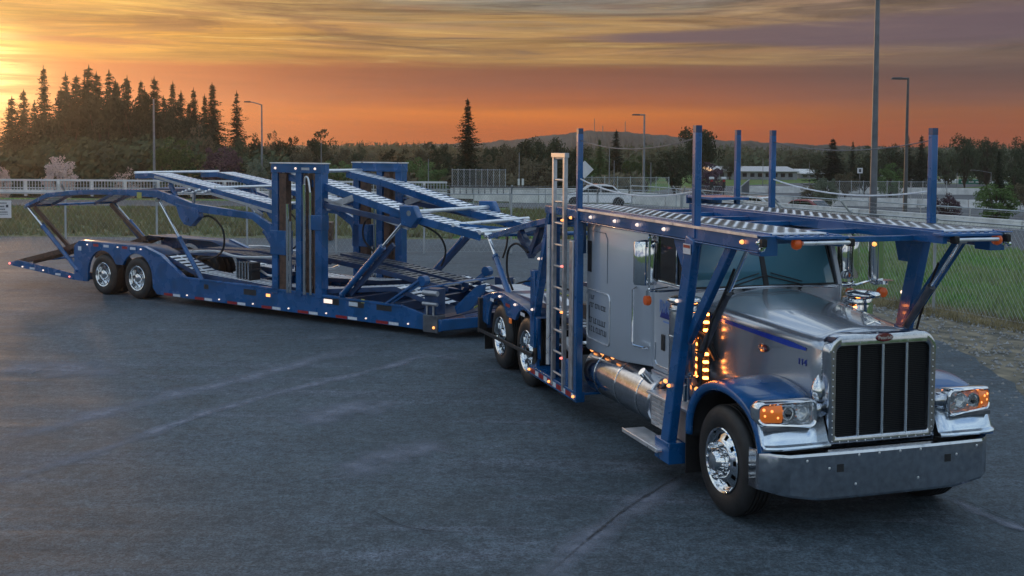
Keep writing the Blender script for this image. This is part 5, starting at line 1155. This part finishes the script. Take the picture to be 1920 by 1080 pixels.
# ------------------------------------------------------------------ poles, lamps, signs
def lamp_post(px, D, topy, label, arm=0.8, side=-1, r=0.07, m='pole', z0=None, curved=False, armz=0.0, head=True):
    x = GX(px, D); zb = TH(x, D)-0.05 if z0 is None else z0; zt = GZ(topy, D); root = tag(empty('street_lamp' if head else 'light_pole', (x, D, zb)), label, 'street lamp' if head else 'pole'); h = zt-zb
    g = MB(); n = 10; g.path([(0, 0, h*k/n) for k in range(n+1)], [r*(1.25-0.6*k/n) for k in range(n+1)], 12); g.tube((0, 0, 0), (0, 0, 0.25), r*2, 12); g.build('pole', M[m], root)
    if head:
        g = MB()
        if curved: g.path([(side*arm*t, 0, h+0.35*math.sin(t*math.pi/2)*0.8-0.05) for t in [k/8 for k in range(9)]], r*0.5, 8); zz = h+0.22
        else: g.tube((0, 0, h-0.05), (side*arm*0.5, 0, h-0.05), r*0.6, 8); zz = h-0.05
        g.build('lamp_arm', M[m], root)
        g = MB(); g.ext([(-0.32, -0.05), (-0.26, 0.06), (0.26, 0.07), (0.34, 0.0), (0.30, -0.06)], -0.12, 0.12); g.v = [(a+side*(arm if curved else arm*0.62), b, c_+zz) for a, b, c_ in g.v]; g.build('lamp_head', M['pole_d'], root, 0.02)
    return root
lamp_post(1206.7, 85, 213, 'single-arm street lamp rising left of the leafy round-topped tree', 1.1, -1, 0.10)
lamp_post(1698, 60, 142, 'tall street lamp with a short flat arm right of the tallest pole', 1.0, -1, 0.10, 'pole_d')
lamp_post(1638, 56, -80, 'tallest thick grey pole rising out of the top of the picture', head=False, r=0.155, m='pole_m')
lamp_post(491, 95, 199, 'curved-arm street lamp right of the tall conifers', 1.25, -1, 0.09, curved=True)
lamp_post(289, 78, 190, 'pale bare pole in front of the dark conifers at left', head=False, r=0.085)
for px, D, ty, lb in ((973, 84, 286, 'thin grey pole right of the lone conifer behind the parapet'), (1142, 90, 276, 'thin pale pole between the ladder and the conifer spire'), (1220, 88, 303, 'short thick grey pole just right of a street lamp'),
                      (803, 80, 299, 'thin pole left of the lone conifer'), (1151, 92, 300, 'short faint pole beside the thin pale pole'), (602, 96, 265, 'thin grey pole above the near steel tower'), (1794, 140, 288, 'thin pale pole left of the green highway sign'), (1430, 150, 295, 'thin pole behind the long white-roofed building'), (1517, 150, 300, 'yellowish thin pole right of the long white-roofed building'), (1723, 150, 312, 'short pole above the overpass')):
    lamp_post(px, D, ty, lb, head=False, r=0.045)
lamp_post(1858, 120, 318, 'small curved-arm lamp left of the green bush', 2.0, -1, 0.05, curved=True)
def sign(name, px, D, py, sz, label, diamond=False, m='signwhite', back=False, base=None, hgt=None):
    x = GX(px, D); z = GZ(py, D); zb = TH(x, D)-0.05 if base is None else base; root = tag(empty(name, (x, D, zb)), label, 'sign'); h = z-zb; w_ = sz; hh = hgt or sz
    g = MB(); g.tube((0, 0.05, 0), (0, 0.05, h+hh*0.55), 0.04, 8); g.build('sign_post', M['pole'], root)
    g = MB(); g.box((0, 0, h), (w_, 0.02, hh), Matrix.Rotation(R(45), 3, 'Y') if diamond else None); pn = g.build('sign_panel', M[m], root, 0.004); return root, pn, h
sign('diamond_sign', 1096, 70, 317, 0.82, 'grey diamond road sign seen from behind beside the blue post', True)
sign('marker_sign', 972.5, 80, 341, 0.16, 'narrow white marker left of its twin beside the thin grey pole', hgt=0.48); sign('marker_sign', 980, 80, 341, 0.16, 'narrow white marker right of its twin beside the thin grey pole', hgt=0.48)
r_, pn, h = sign('route_sign', 1612, 110, 316, 0.55, 'small white square sign left of the tallest pole', hgt=0.55)
g = MB(); g.bb(-0.12, 0.12, -0.02, -0.012, h-0.16, h+0.16); g.build('sign_symbol', M['inkb'], pn, 0, 0)
# notice on the back fence
root = tag(empty('notice_sign', (GX(2, 34.6), 34.55, 0)), 'white notice sign with dark text hung on the back fence by the left edge', 'sign'); zc = GZ(398, 34.6)
g = MB(); g.box((0, 0, zc), (0.66, 0.01, 0.56)); pn = g.build('sign_panel', M['signwhite'], root, 0.004)
g = MB(); rn = random.Random(9)
for zz, x0, x1, hh in ((0.20, -0.24, 0.16, 0.04), (0.09, -0.26, 0.1, 0.05), (0.0, -0.26, 0.12, 0.045), (-0.09, -0.24, 0.2, 0.04), (-0.16, -0.2, 0.2, 0.025)):
    x = x0
    while x < x1: wd = rn.uniform(0.015, 0.03); g.bb(x, x+wd, -0.009, -0.006, zc+zz-hh/2, zc+zz+hh/2); x += wd+0.012
g.bb(0.16, 0.24, -0.009, -0.006, zc+0.06, zc+0.15); g.build('sign_lettering', M['inkb'], pn, 0, 0)
# green highway sign on its gantry
D = 170; x0, x1 = GX(1797, D), GX(1841, D); z1, z0 = GZ(331, D), GZ(341, D)
root = tag(empty('highway_sign', ((x0+x1)/2, D, TH(x0, D))), 'long green highway sign in front of the overpass', 'sign'); cx_ = (x0+x1)/2; bz = TH(x0, D)
g = MB(); g.bb(x0-cx_, x1-cx_, -0.03, 0.03, z0-bz, z1-bz); pn = g.build('sign_panel', M['greensign'], root, 0.01)
g = MB(); [g.bb(q-cx_, q-cx_+0.8, -0.045, -0.032, (z0+z1)/2-bz-0.1, (z0+z1)/2-bz+0.12) for q in (x0+0.4, x0+1.6, x0+2.7)]; g.build('sign_lettering', M['whitewall'], pn, 0, 0)
g = MB(); g.tube((-1.2, 0.1, 0), (-1.2, 0.1, z1-bz), 0.06); g.tube((1.2, 0.1, 0), (1.2, 0.1, z1-bz), 0.06); g.build('sign_post', M['pole'], root)
# overpass
D = 178; root = tag(empty('overpass', (GX(1770, D), D, -1.25)), 'pale concrete overpass crossing behind the green sign', 'bridge'); xa, xb = GX(1675, D)-root.location.x, GX(1868, D)-root.location.x; zt = GZ(330, D)+1.25; zb = GZ(338, D)+1.25
g = MB(); g.bb(xa, xb, -4, 4, zb, zt-0.15); g.build('bridge_deck', M['whitewall'], root, 0.02)
g = MB(); g.bb(xa-4, xb+4, -4.1, -3.95, zt+0.45, zt+0.52); [g.bb(x, x+0.08, -4.1, -3.95, zt-0.15, zt+0.45) for x in [xa+k*1.5 for k in range(int((xb-xa)/1.5))]]; g.build('railing', M['galv'], root)
g = MB(); [g.bb(x-0.4, x+0.4, -3, 3, -0.2, zb) for x in (xa+2, (xa+xb)/2, xb-2)]; g.build('bridge_pier', M['concrete'], root, 0.02)
for px, lb_ in ((1334, 'left one of two small red and white signals by the reddish bush'), (1357, 'right one of two small red and white signals by the reddish bush')):
    D = 92; x = GX(px, D); root = tag(empty('traffic_signal', (x, D, -1.25)), lb_, 'signal'); z = GZ(334, D)+1.25
    g = MB(); g.tube((0, 0, 0), (0, 0, z-0.2), 0.05, 8); g.build('signal_pole', M['pole_d'], root); g = MB(); g.box((0, 0, z-0.35), (0.26, 0.22, 0.75)); g.build('signal_body', M['dark'], root, 0.02)
    g = MB(); g.box((0, 0, z+0.10), (0.42, 0.24, 0.22)); g.build('signal_cap', M['signwhite'], root, 0.05); g = MB(); g.box((0, -0.12, z-0.12), (0.22, 0.05, 0.18)); g.build('signal_lens', M['red'], root, 0.02)
# long white-roofed building, small houses
D = 190
def building(name, p0, p1, y1, y0, D, label, wall='whitewall', roof='whitewall', depth=14, win=8):
    x0, x1 = GX(p0, D), GX(p1, D); zt = GZ(y1, D)+1.25; zb = GZ(y0, D)+1.25; root = tag(empty(name, ((x0+x1)/2, D+depth/2, -1.25)), label, 'building'); w_ = (x1-x0)/2
    g = MB(); g.bb(-w_*0.97, w_*0.97, -depth/2, depth/2, -0.2, zb); wl = g.build('wall', M[wall], root)
    g = MB(); g.ext([(-depth/2-0.5, zb), (0, zt), (depth/2+0.5, zb), (depth/2+0.5, zb-0.12), (-depth/2-0.5, zb-0.12)], -w_, w_, 'yz'); g.build('roof', M[roof], root, 0.01)
    for k in range(win):
        x = -w_*0.9+(k+0.5)*w_*1.8/win; g = MB(); g.bb(x-w_*0.5/win, x+w_*0.5/win, -depth/2-0.03, -depth/2+0.02, zb*0.3, zb*0.75); g.build('window', M['dglass'], root)
    return root
M['greywall'] = mat('grey_siding', (0.26, 0.27, 0.29), 0.8, var=0.25, vscale=0.6); M['darkroof'] = mat('dark_shingles', (0.09, 0.09, 0.10), 0.9, var=0.3, vscale=2)
building('long_building', 1338, 1497, 310, 318, 190, 'long low building with a pale metal roof beyond the highway', 'greywall', 'alu_d', 16, 10)
building('house', 1500, 1545, 314, 322, 200, 'small house with pale walls right of the long building', 'greywall', 'concrete', 9, 3)
building('house', 866, 884, 284, 292, 230, 'small pale house right of the lone conifer base', 'whitewall', 'darkroof', 8, 2) if False else None
building('house', 1255, 1290, 344, 349, 150, 'low grey roof at the end of the chain link fence', 'greywall', 'whitewall', 8, 2) if False else None
# utility cabinet at the back of the yard
root = tag(empty('utility_cabinet', (GX(610, 41), 41.0, 0)), 'rusty brown utility cabinet at the back edge of the yard', 'cabinet')
g = MB(); g.bb(-0.28, 0.28, -0.3, 0.3, 0.02, 0.70); g.build('cabinet_body', M['steel_brown'], root, 0.02)
g = MB(); g.bb(-0.24, -0.01, -0.315, -0.3, 0.08, 0.64); g.bb(0.01, 0.24, -0.315, -0.3, 0.08, 0.64); g.build('cabinet_door', M['steel_brown'], root, 0.005)
# masts on the hill
for px, ty, lb in ((1113.5, 221, 'tallest radio mast on the hilltop'), (1129, 235, 'short radio mast beside the tallest one'), (1171, 226, 'faint radio mast right of the conifer spire')):
    x = GX(px, 700); z = GZ(246, 700); root = tag(empty('radio_mast', (x, 700, z-1)), lb, 'mast'); h = GZ(ty, 700)-z+1
    g = MB(); g.path([(0, 0, 0), (0, 0, h)], [0.36, 0.18], 6); g.build('mast', M['pole_d'], root); g = MB(); [g.box((0, 0, h*q), (0.8, 0.2, 0.2)) for q in (0.7, 0.85)]; g.build('antenna', M['pole_d'], root)

# ------------------------------------------------------------------ cars and people far off
def car(x, y, z, rz, label, paint, name='parked_car', lights=False):
    root = tag(empty(name, (x, y, z), rz), label, 'car')
    body = [(-2.2, 0.32), (-2.22, 0.62), (-2.1, 0.86), (-1.55, 0.93), (-1.05, 1.36), (-0.6, 1.46), (0.3, 1.45), (0.6, 1.38), (1.15, 0.98), (1.9, 0.84), (2.15, 0.66), (2.2, 0.36)]
    def ar(cx_): return [(cx_+0.36*math.cos(a), 0.32+0.36*math.sin(a)) for a in [math.pi*k/8 for k in range(9)]]
    out = body+ar(1.35)+ar(-1.35); rows = []
    for yy, k in ((-0.86, 0.97), (-0.89, 1.0), (0.89, 1.0), (0.86, 0.97)): pass
    g = MB(); n = len(out); P_ = []
    for yy in (-0.88, 0.88): P_ += [(px_, yy*(1 if pz < 0.95 else 0.80), pz) for px_, pz in out]
    g.add(P_, [tuple(range(n)), tuple(range(2*n-1, n-1, -1))]+[(i, n+i, n+(i+1) % n, (i+1) % n) for i in range(n)]); b = g.build('body', paint, root, 0.03)
    g = MB()
    for s in (-1, 1): g.ext([(-1.35, 0.97), (-0.98, 1.32), (-0.3, 1.38), (-0.3, 0.97)], s*0.79, s*0.83); g.ext([(-0.22, 0.97), (-0.22, 1.38), (0.35, 1.36), (0.95, 0.97)], s*0.79, s*0.83)
    g.beam((0.64, 0, 1.385), (1.13, 0, 1.02), 1.30, 0.03); g.beam((-1.10, 0, 1.345), (-1.52, 0, 0.96), 1.28, 0.03); g.build('window', M['dglass'], root)
    for wx in (-1.35, 1.35):
        for s in (-1, 1): g = MB(); g.lathe([(0.001, 0.02), (0.19, 0.0), (0.2, 0.0), (0.31, 0.01), (0.32, 0.05), (0.32, 0.2)], (wx, s*0.89, 0.32), 'y', 20, -s); g.build('wheel', M['tyre'], root, 0, 40)
    for s in (-1, 1):
        g = MB(); g.box((2.16, s*0.62, 0.66), (0.08, 0.34, 0.12)); g.build('headlight', M['lamp_w'] if lights else M['lens'], root, 0.02); g = MB(); g.box((-2.18, s*0.66, 0.74), (0.06, 0.26, 0.14)); g.build('tail_light', M['red'], root, 0.02)
    return root
M['carwhite'] = mat('white_car_paint', (0.66, 0.67, 0.70), 0.3, coat=1.0); M['carred'] = mat('red_car_paint', (0.25, 0.02, 0.03), 0.3, coat=1.0); M['cargrey'] = mat('grey_car_paint', (0.12, 0.13, 0.15), 0.3, coat=1.0)
car(5.2, 66.4, 0.0, R(178), 'white car on the road behind the ladder', M['carwhite'])
car(20.6, 74.0, -1.2, R(-50), 'red car on the highway right of the blue far post', M['carred'])
car(18.2, 78.0, -1.2, R(-52), 'white car on the highway ahead of the red one', M['carwhite'])
car(-8.5, 90.0, -1.2, R(180), 'grey car on the highway left of the lone conifer', M['cargrey']) if False else None
# ------------------------------------------------------------------ trees
def fol(name, c, c2): return mat(name, c, 0.9, var=0.4, vscale=0.35, col2=c2, spec=0.12, coords='Object')
FM = dict(shade=fol('shaded_leaves', (0.045, 0.055, 0.030), (0.024, 0.030, 0.018)), conifer=fol('conifer_needles', (0.040, 0.058, 0.030), (0.020, 0.030, 0.018)), dark=fol('dark_leaves', (0.065, 0.082, 0.042), (0.034, 0.044, 0.026)), green=fol('green_leaves', (0.11, 0.17, 0.055), (0.06, 0.095, 0.035)),  # first entry is a leaf colour darkened for the grove's backlit mass
          brown=fol('brown_budding_twigs', (0.14, 0.115, 0.07), (0.08, 0.072, 0.045)), pink=fol('pale_blossom', (0.72, 0.54, 0.50), (0.45, 0.32, 0.30)), purple=fol('purple_leaves', (0.12, 0.07, 0.09), (0.07, 0.045, 0.06)), grey=fol('grey_green_leaves', (0.17, 0.20, 0.14), (0.09, 0.11, 0.08)))
def conifer_mesh(seed, sparse=1.0, spread=0.25):
    rn = random.Random(seed); g = MB(); lean = rn.uniform(-0.03, 0.03); n = 30+seed % 5; one = rn.uniform(0, 6.28)
    for i in range(n):
        t = (i+rn.uniform(-0.3, 0.3))/n; t = max(0, min(0.99, t)); z = 0.06+0.93*t
        R_ = spread*(1-t)**0.85*(0.72+0.28*min(1, t*4))*rn.uniform(0.7, 1.2)+0.003
        lv = max(5, int((14-6*t)*sparse)); a0 = rn.uniform(0, 6.28)
        for k in range(lv):
            a = a0+6.283*k/lv+rn.uniform(-.3, .3); r = R_*rn.uniform(0.55, 1.15)*(1+0.22*math.cos(a-one)); dr = -r*rn.uniform(0.05, 0.55); zj = rn.uniform(-0.6, 0.6)/n*1.3; tip = r*rn.uniform(0.0, 0.22); ca, sa = math.cos(a), math.sin(a)
            m_ = max(3, int(11*r/spread)+2)
            for j in range(m_):
                u = (j+0.7)/m_; zz = z+zj+dr*u+tip*u**3; s = 0.017*(1.35-0.75*u)*(1.15-0.45*t); x = ca*r*u; y = sa*r*u
                for q in range(4):
                    p = Vector((x+rn.gauss(0, s*0.5), y+rn.gauss(0, s*0.5), zz+rn.gauss(0, s*0.45))); b_ = rn.uniform(0, 6.28); e = s*rn.uniform(0.7, 1.5); e2_ = s*rn.uniform(0.4, 0.9)
                    g.add([p+Vector((lean*zz+math.cos(b_)*e, math.sin(b_)*e, -rn.uniform(0, 0.7)*s)), p+Vector((lean*zz-math.sin(b_)*e2_, math.cos(b_)*e2_, rn.uniform(0, 0.35)*s)), p+Vector((lean*zz-math.cos(b_)*e2_, -math.sin(b_)*e2_, -rn.uniform(0, .5)*s))], [(0,1,2)])
    for k in range(26):
        zz = 0.955+k*0.0022; a = rn.uniform(0, 6.28); s = 0.010*(1.15-k/26); g.add([(lean*zz, 0, zz+0.010), (lean*zz+s*math.cos(a), s*math.sin(a), zz-0.004), (lean*zz+s*math.cos(a+1.5), s*math.sin(a+1.5), zz-0.002)], [(0,1,2)])
    return g
def leafy_mesh(seed, clusters=55, per=44, flat=0.0, low=0.30, twig=False):
    """unit tree: height 1, crown about 0.9 wide"""
    rn = random.Random(seed); g = MB(); lim = MB(); cs = []
    for i in range(clusters):
        while True:
            x, y, z = rn.uniform(-1, 1), rn.uniform(-1, 1), rn.uniform(-1, 1); d = x*x+y*y+z*z
            if 0.15 < d < 1: break
        bump_ = 0.86+0.16*math.sin(3*math.atan2(y, x)+seed)+rn.uniform(-.08, .08)
        cs.append((x*0.42*bump_, y*0.42*bump_, low+(1-low)*0.5+z*(1-low)*0.46*bump_))
    for cx_, cy_, cz in cs:
        R_ = rn.uniform(0.06, 0.13)
        for k in range(per):
            a, b = rn.uniform(0, 6.283), math.acos(rn.uniform(-1, 1)); r = R_*rn.uniform(0.3, 1.1)**0.6
            p = Vector((cx_+r*math.sin(b)*math.cos(a), cy_+r*math.sin(b)*math.sin(a), cz+r*math.cos(b)*0.8)); s = rn.uniform(0.014, 0.032)*(0.5 if twig else 1)
            u = Vector((rn.gauss(0, 1), rn.gauss(0, 1), rn.gauss(0, 1))).normalized(); v = u.orthogonal().normalized()
            g.add([p+u*s*(2.4 if twig else 1), p+v*s*0.7, p-u*s*0.8-v*s*0.5], [(0,1,2)])
        if rn.random() < 0.35:
            lim.path([(0, 0, low*0.7), (cx_*0.4, cy_*0.4, low*0.7+(cz-low*0.7)*0.55), (cx_*0.9, cy_*0.9, cz)], [0.016, 0.010, 0.004], 5)
    lim.path([(0, 0, 0), (0.01, 0, low), (0, 0.01, 0.7)], [0.028, 0.022, 0.008], 7)
    return g, lim
TM = {}
def tree(kind, seed, color, x, y, z0, h, w_, label, group=None, name=None, cat='tree'):
    key = (kind, seed, color)
    if key not in TM:
        if kind == 'conifer':
            tr = MB(); tr.path([(0, 0, 0), (0, 0, 0.97)], [0.014, 0.002], 6); TM[key] = (conifer_mesh(seed, 1.0 if seed < 50 else 0.7).mesh('crown', FM[color], 0, False), tr.mesh('trunk', M['bark'], 40))
        else:
            g, lim = leafy_mesh(seed, {'leafy': 64, 'bush': 60, 'bare': 60, 'blossom': 150}[kind], {'leafy': 60, 'bush': 76, 'bare': 26, 'blossom': 40}[kind], low={'leafy': 0.16, 'bush': 0.0, 'bare': 0.1, 'blossom': 0.0}[kind], twig=kind == 'bare')
            TM[key] = (g.mesh('crown', FM[color], 0, False), lim.mesh('trunk', M['bark'], 40))
    c_, t_ = TM[key]; base = 0.38 if kind == 'conifer' else 0.95; sx = w_/base
    nm = name or {'conifer': 'conifer', 'leafy': 'broadleaf_tree', 'bush': 'bush', 'blossom': 'blossoming_tree', 'bare': 'bare_tree'}[kind]
    root = empty(nm, (x, y, z0), (seed*1.7+x) % 6.28); root.scale = (sx, sx, h); tag(root, label, cat, group)
    for n_, me in (('crown', c_), ('trunk', t_)):
        o = bpy.data.objects.new(n_, me); scene.collection.objects.link(o); o.parent = root
    return root
def T_(kind, seed, color, px, D, top, wpx, label, group=None, cat='tree', name=None):
    x = GX(px, D); z0 = TH(x, D)-0.05; return tree(kind, seed, color, x, D, z0, GZ(top, D)-z0, wpx/FPX*D, label, group, name, cat)
tl = 'dark conifer in the close grove standing against the sunset at left'; gl = 'conifers of the grove at left'
for i, (px, D, top, w_) in enumerate([(-14, 140, 180, 62), (18, 138, 186, 62), (46, 145, 170, 66), (66, 150, 196, 56), (112, 142, 168, 58), (126, 150, 146, 60), (143, 140, 150, 66), (160, 146, 128, 78), (182, 142, 142, 70), (206, 150, 132, 66), (222, 140, 160, 60), (238, 146, 146, 66), (262, 150, 152, 56), (276, 140, 172, 56), (290, 146, 147, 66), (308, 142, 178, 52), (322, 150, 158, 56), (340, 144, 172, 50), (352, 152, 196, 50), (367, 146, 174, 54), (384, 150, 184, 50),
                                      (130, 128, 200, 90), (170, 126, 190, 100), (210, 128, 196, 96), (250, 126, 206, 90), (295, 128, 214, 84), (330, 130, 226, 80), (95, 130, 216, 74)]):
    T_('conifer', (3, 5, 8, 61, 12, 14)[(i*5) % 6], 'conifer', px, D, top+rnd.uniform(-4, 8), w_*rnd.uniform(1.25, 1.95), tl, gl)
for i, (px, D, top, w_) in enumerate([(124, 124, 184, 96), (152, 128, 158, 96), (190, 124, 156, 104), (228, 128, 162, 98), (262, 124, 172, 96), (300, 128, 180, 96), (338, 124, 196, 88), (60, 124, 250, 90), (376, 126, 206, 84), (14, 122, 258, 80), (106, 130, 206, 90)]):
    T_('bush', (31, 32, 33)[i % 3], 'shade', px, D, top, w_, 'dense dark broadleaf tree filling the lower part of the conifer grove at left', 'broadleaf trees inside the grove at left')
T_('conifer', 5, 'conifer', 85, 140, 130, 78, 'tall conifer at the left end of the grove, its tip standing clear beside the sun')
T_('conifer', 8, 'conifer', 402, 140, 160, 84, 'broad tall conifer near the right end of the grove')
T_('conifer', 61, 'conifer', 444, 142, 175, 72, 'sparse conifer at the right end of the grove beside the curved street lamp')
T_('conifer', 3, 'conifer', 878, 100, 187, 84, 'lone tall conifer standing clear in the middle of the horizon')
T_('conifer', 5, 'conifer', 1155, 150, 242, 64, 'dark conifer spire below the hill, right of the thin pale pole')
T_('conifer', 8, 'green', 1125, 140, 260, 46, 'green conifer left of the dark spire')
T_('conifer', 3, 'conifer', 1564, 130, 257, 96, 'dark broad conifer left of the tallest pole')
T_('conifer', 61, 'conifer', 1598, 150, 261, 40, 'thin conifer between the broad one and the tallest pole')
T_('conifer', 61, 'conifer', 1700, 150, 247, 44, 'thin conifer directly behind the tall street lamp')
T_('conifer', 5, 'conifer', 1727, 150, 249, 50, 'conifer left of the far front rack post')
T_('conifer', 8, 'conifer', 1873, 95, 276, 44, 'dark columnar conifer beside the green bush at right')
T_('leafy', 21, 'dark', 1310, 110, 220, 96, 'tall round-topped tree right of the single-arm lamp')
T_('leafy', 22, 'dark', 1265, 105, 272, 84, 'dark dense tree left of the blue front post')
T_('bush', 31, 'purple', 1332, 100, 303, 74, 'dark reddish bush below the round-topped tree')
T_('leafy', 23, 'dark', 1808, 130, 238, 66, 'left one of the two airy tall trees at right'); T_('leafy', 21, 'dark', 1850, 132, 240, 62, 'right one of the two airy tall trees at right'); T_('leafy', 22, 'dark', 1908, 120, 249, 60, 'tall tree cut by the right edge of the picture')
T_('bush', 32, 'green', 1868, 72, 334, 96, 'bright green rounded bush near the right edge', cat='bush'); T_('bush', 33, 'purple', 1776, 70, 352, 66, 'purple-leaved shrub beside the far front rack post', cat='bush')
T_('bush', 31, 'green', 326, 95, 263, 122, 'rounded green tree behind the bare pale pole'); T_('bush', 32, 'purple', 415, 98, 272, 92, 'rounded brownish-purple tree right of the green one'); T_('bush', 33, 'grey', 482, 95, 286, 56, 'grey-green bush at the foot of the curved-arm lamp', cat='bush')
T_('blossom', 31, 'pink', 108, 80, 297, 74, 'pale pink blossoming tree above the bridge railing'); T_('bare', 41, 'pink', 236, 80, 316, 74, 'bare reddish-pink twiggy tree right of the blossoming one'); T_('blossom', 33, 'pink', 4, 84, 312, 40, 'pale blossoming bush at the left edge', cat='bush')
T_('bush', 32, 'grey', 1548, 90, 326, 56, 'pale grey-green bush below the broad conifer', cat='bush'); T_('bush', 33, 'brown', 1525, 95, 336, 60, 'brownish bush left of the pale grey-green one', cat='bush'); T_('bush', 31, 'green', 1190, 120, 290, 70, 'green rounded tree behind the chain link fence left of the lamp')
T_('leafy', 22, 'green', 1375, 150, 258, 60, 'green tree just right of the round-topped tree') if False else None
CL = dict(brown='brown budding ', dark='dark green ', green='fresh green ')
lb = 'bushy broadleaf tree in the dull brown-green belt behind the trailer'; gb = 'broadleaf trees of the belt behind the trailer'
for i, (px, D, top, w_, c_) in enumerate([(512, 120, 250, 56, 'brown'), (540, 118, 252, 60, 'dark'), (568, 112, 268, 60, 'brown'), (600, 122, 246, 80, 'dark'), (636, 110, 275, 74, 'brown'), (668, 118, 266, 70, 'dark'), (700, 106, 288, 90, 'brown'), (738, 114, 274, 76, 'dark'), (770, 108, 290, 84, 'green'), (800, 120, 268, 70, 'brown'), (826, 112, 264, 60, 'dark'), (850, 120, 284, 54, 'brown'),
                                       (560, 96, 292, 84, 'brown'), (640, 98, 298, 90, 'green'), (730, 96, 304, 92, 'brown'), (810, 98, 306, 84, 'green'), (440, 110, 250, 70, 'dark'), (476, 114, 244, 60, 'dark'), (372, 112, 240, 80, 'brown')]):
    T_('bush', (31, 32, 33)[i % 3], c_, px, D, top, w_, CL[c_]+lb, CL[c_]+gb)
lb = 'leafy tree in the dark clump between the lone conifer and the hill'; gb = 'trees between the lone conifer and the hill'
for i, (px, D, top, w_, c_) in enumerate([(925, 118, 262, 60, 'dark'), (955, 112, 268, 60, 'brown'), (985, 116, 248, 78, 'dark'), (1018, 120, 250, 78, 'dark'), (1050, 114, 256, 74, 'dark'), (1082, 118, 264, 64, 'dark'), (910, 100, 292, 74, 'brown'), (1000, 98, 290, 90, 'brown'), (1060, 100, 296, 80, 'dark'), (1100, 104, 296, 64, 'green')]):
    T_('leafy' if i < 6 else 'bush', (21, 22, 23)[i % 3] if i < 6 else (31, 32, 33)[i % 3], c_, px, D, top, w_, CL[c_]+lb, CL[c_]+gb)
lb = 'shadowy tree in the belt beyond the highway at right'; gb = 'trees beyond the highway at right'
for i, (px, D, top, w_, c_) in enumerate([(1220, 160, 288, 60, 'dark'), (1368, 190, 284, 56, 'dark'), (1400, 230, 290, 50, 'dark'), (1460, 230, 292, 56, 'dark'), (1500, 210, 284, 60, 'dark'), (1532, 190, 280, 60, 'dark'), (1630, 150, 270, 60, 'dark'), (1668, 150, 264, 56, 'dark'), (1690, 150, 272, 60, 'dark'), (1745, 155, 270, 60, 'dark'), (1775, 160, 272, 60, 'dark'), (1620, 120, 300, 70, 'dark'), (1668, 115, 302, 66, 'green'), (1585, 110, 318, 60, 'brown'), (1900, 100, 296, 70, 'dark'), (1930, 80, 330, 70, 'brown'), (1850, 165, 280, 80, 'dark')]):
    T_('leafy' if i % 2 else 'bush', (21, 22, 23)[i % 3] if i % 2 else (31, 32, 33)[i % 3], c_, px, D, top, w_, CL[c_]+lb, CL[c_]+gb)
# masses: low growth under the grove and the far woods
def mass(name, D0, D1, px0, px1, topf, n, s0, color, label, spiky=0.3, seed=1):
    rn = random.Random(seed); g = MB()
    for i in range(n):
        D = rn.uniform(D0, D1); px = rn.uniform(px0, px1); x = GX(px, D); zb = TH(x, D)-0.1; ht = GZ(topf(px)+rn.uniform(-1, 6), D)-zb
        if rn.random() < spiky:
            r = ht*rn.uniform(0.12, 0.2)
            for k in range(34):
                t = rn.random(); a = rn.uniform(0, 6.28); rr = r*(1-t)*rn.uniform(.5, 1.1); s = s0*rn.uniform(.6, 1.2)*(1.2-t)
                p = Vector((x+rr*math.cos(a), D+rr*math.sin(a), zb+ht*(0.15+0.9*t))); u = Vector((rn.gauss(0,1), rn.gauss(0,1), rn.gauss(0,.6))).normalized()*s; g.add([p+Vector((0,0,s*0.8)), p+u, p-u*0.7-Vector((0,0,s*0.4))], [(0,1,2)])
        else:
            hh = ht*rn.uniform(0.6, 0.95)
            for k in range(40):
                a, b = rn.uniform(0, 6.28), math.acos(rn.uniform(-0.9, 1)); rr = hh*0.42*rn.uniform(0.6, 1.1); s = s0*rn.uniform(.7, 1.3)
                p = Vector((x+rr*math.sin(b)*math.cos(a), D+rr*math.sin(b)*math.sin(a), zb+hh*0.55+rr*math.cos(b))); u = Vector((rn.gauss(0,1), rn.gauss(0,1), rn.gauss(0,1))).normalized(); v = u.orthogonal(); g.add([p+u*s, p+v*s*0.8, p-u*s*0.8-v*s*0.5], [(0,1,2)])
    return tag(g.build(name, FM[color], None, 0, 0, fix=False), label, kind='stuff')
mass('undergrowth', 100, 124, -60, 520, lambda p: 250 if 80 < p < 360 else 276, 1100, 0.32, 'dark', 'dense brown-green undergrowth below the conifer grove', 0.1, 2)
mass('distant_woods', 330, 420, 430, 2050, lambda p: 270-4*math.sin(p*0.011)-(3 if p > 1600 else 0), 1500, 0.95, 'dark', 'far-off belt of mixed woods below the horizon', 0.6, 3)
mass('valley_trees', 210, 300, 900, 2050, lambda p: 288+4*math.sin(p*0.017), 800, 0.7, 'dark', 'low mass of trees in the valley beyond the highway', 0.4, 4)
mass('roadside_scrub', 100, 118, 480, 1200, lambda p: 318+5*math.sin(p*0.03), 650, 0.30, 'brown', 'low brown scrub beyond the bridge', 0.1, 5)

# ------------------------------------------------------------------ air
g = MB(); g.bb(-890, 890, -290, 890, -5.0, 46.0)
hm = bpy.data.materials.new('haze'); hm.use_nodes = True; t = hm.node_tree; t.nodes.clear(); pv = t.nodes.new('ShaderNodeVolumePrincipled'); ou = t.nodes.new('ShaderNodeOutputMaterial')
pv.inputs['Color'].default_value = (0.92, 0.85, 0.80, 1); pv.inputs['Density'].default_value = 0.00032; pv.inputs['Anisotropy'].default_value = 0.80; t.links.new(pv.outputs[0], ou.inputs['Volume'])
tag(g.build('haze', hm, None, 0, 0), 'thin evening haze', kind='stuff')
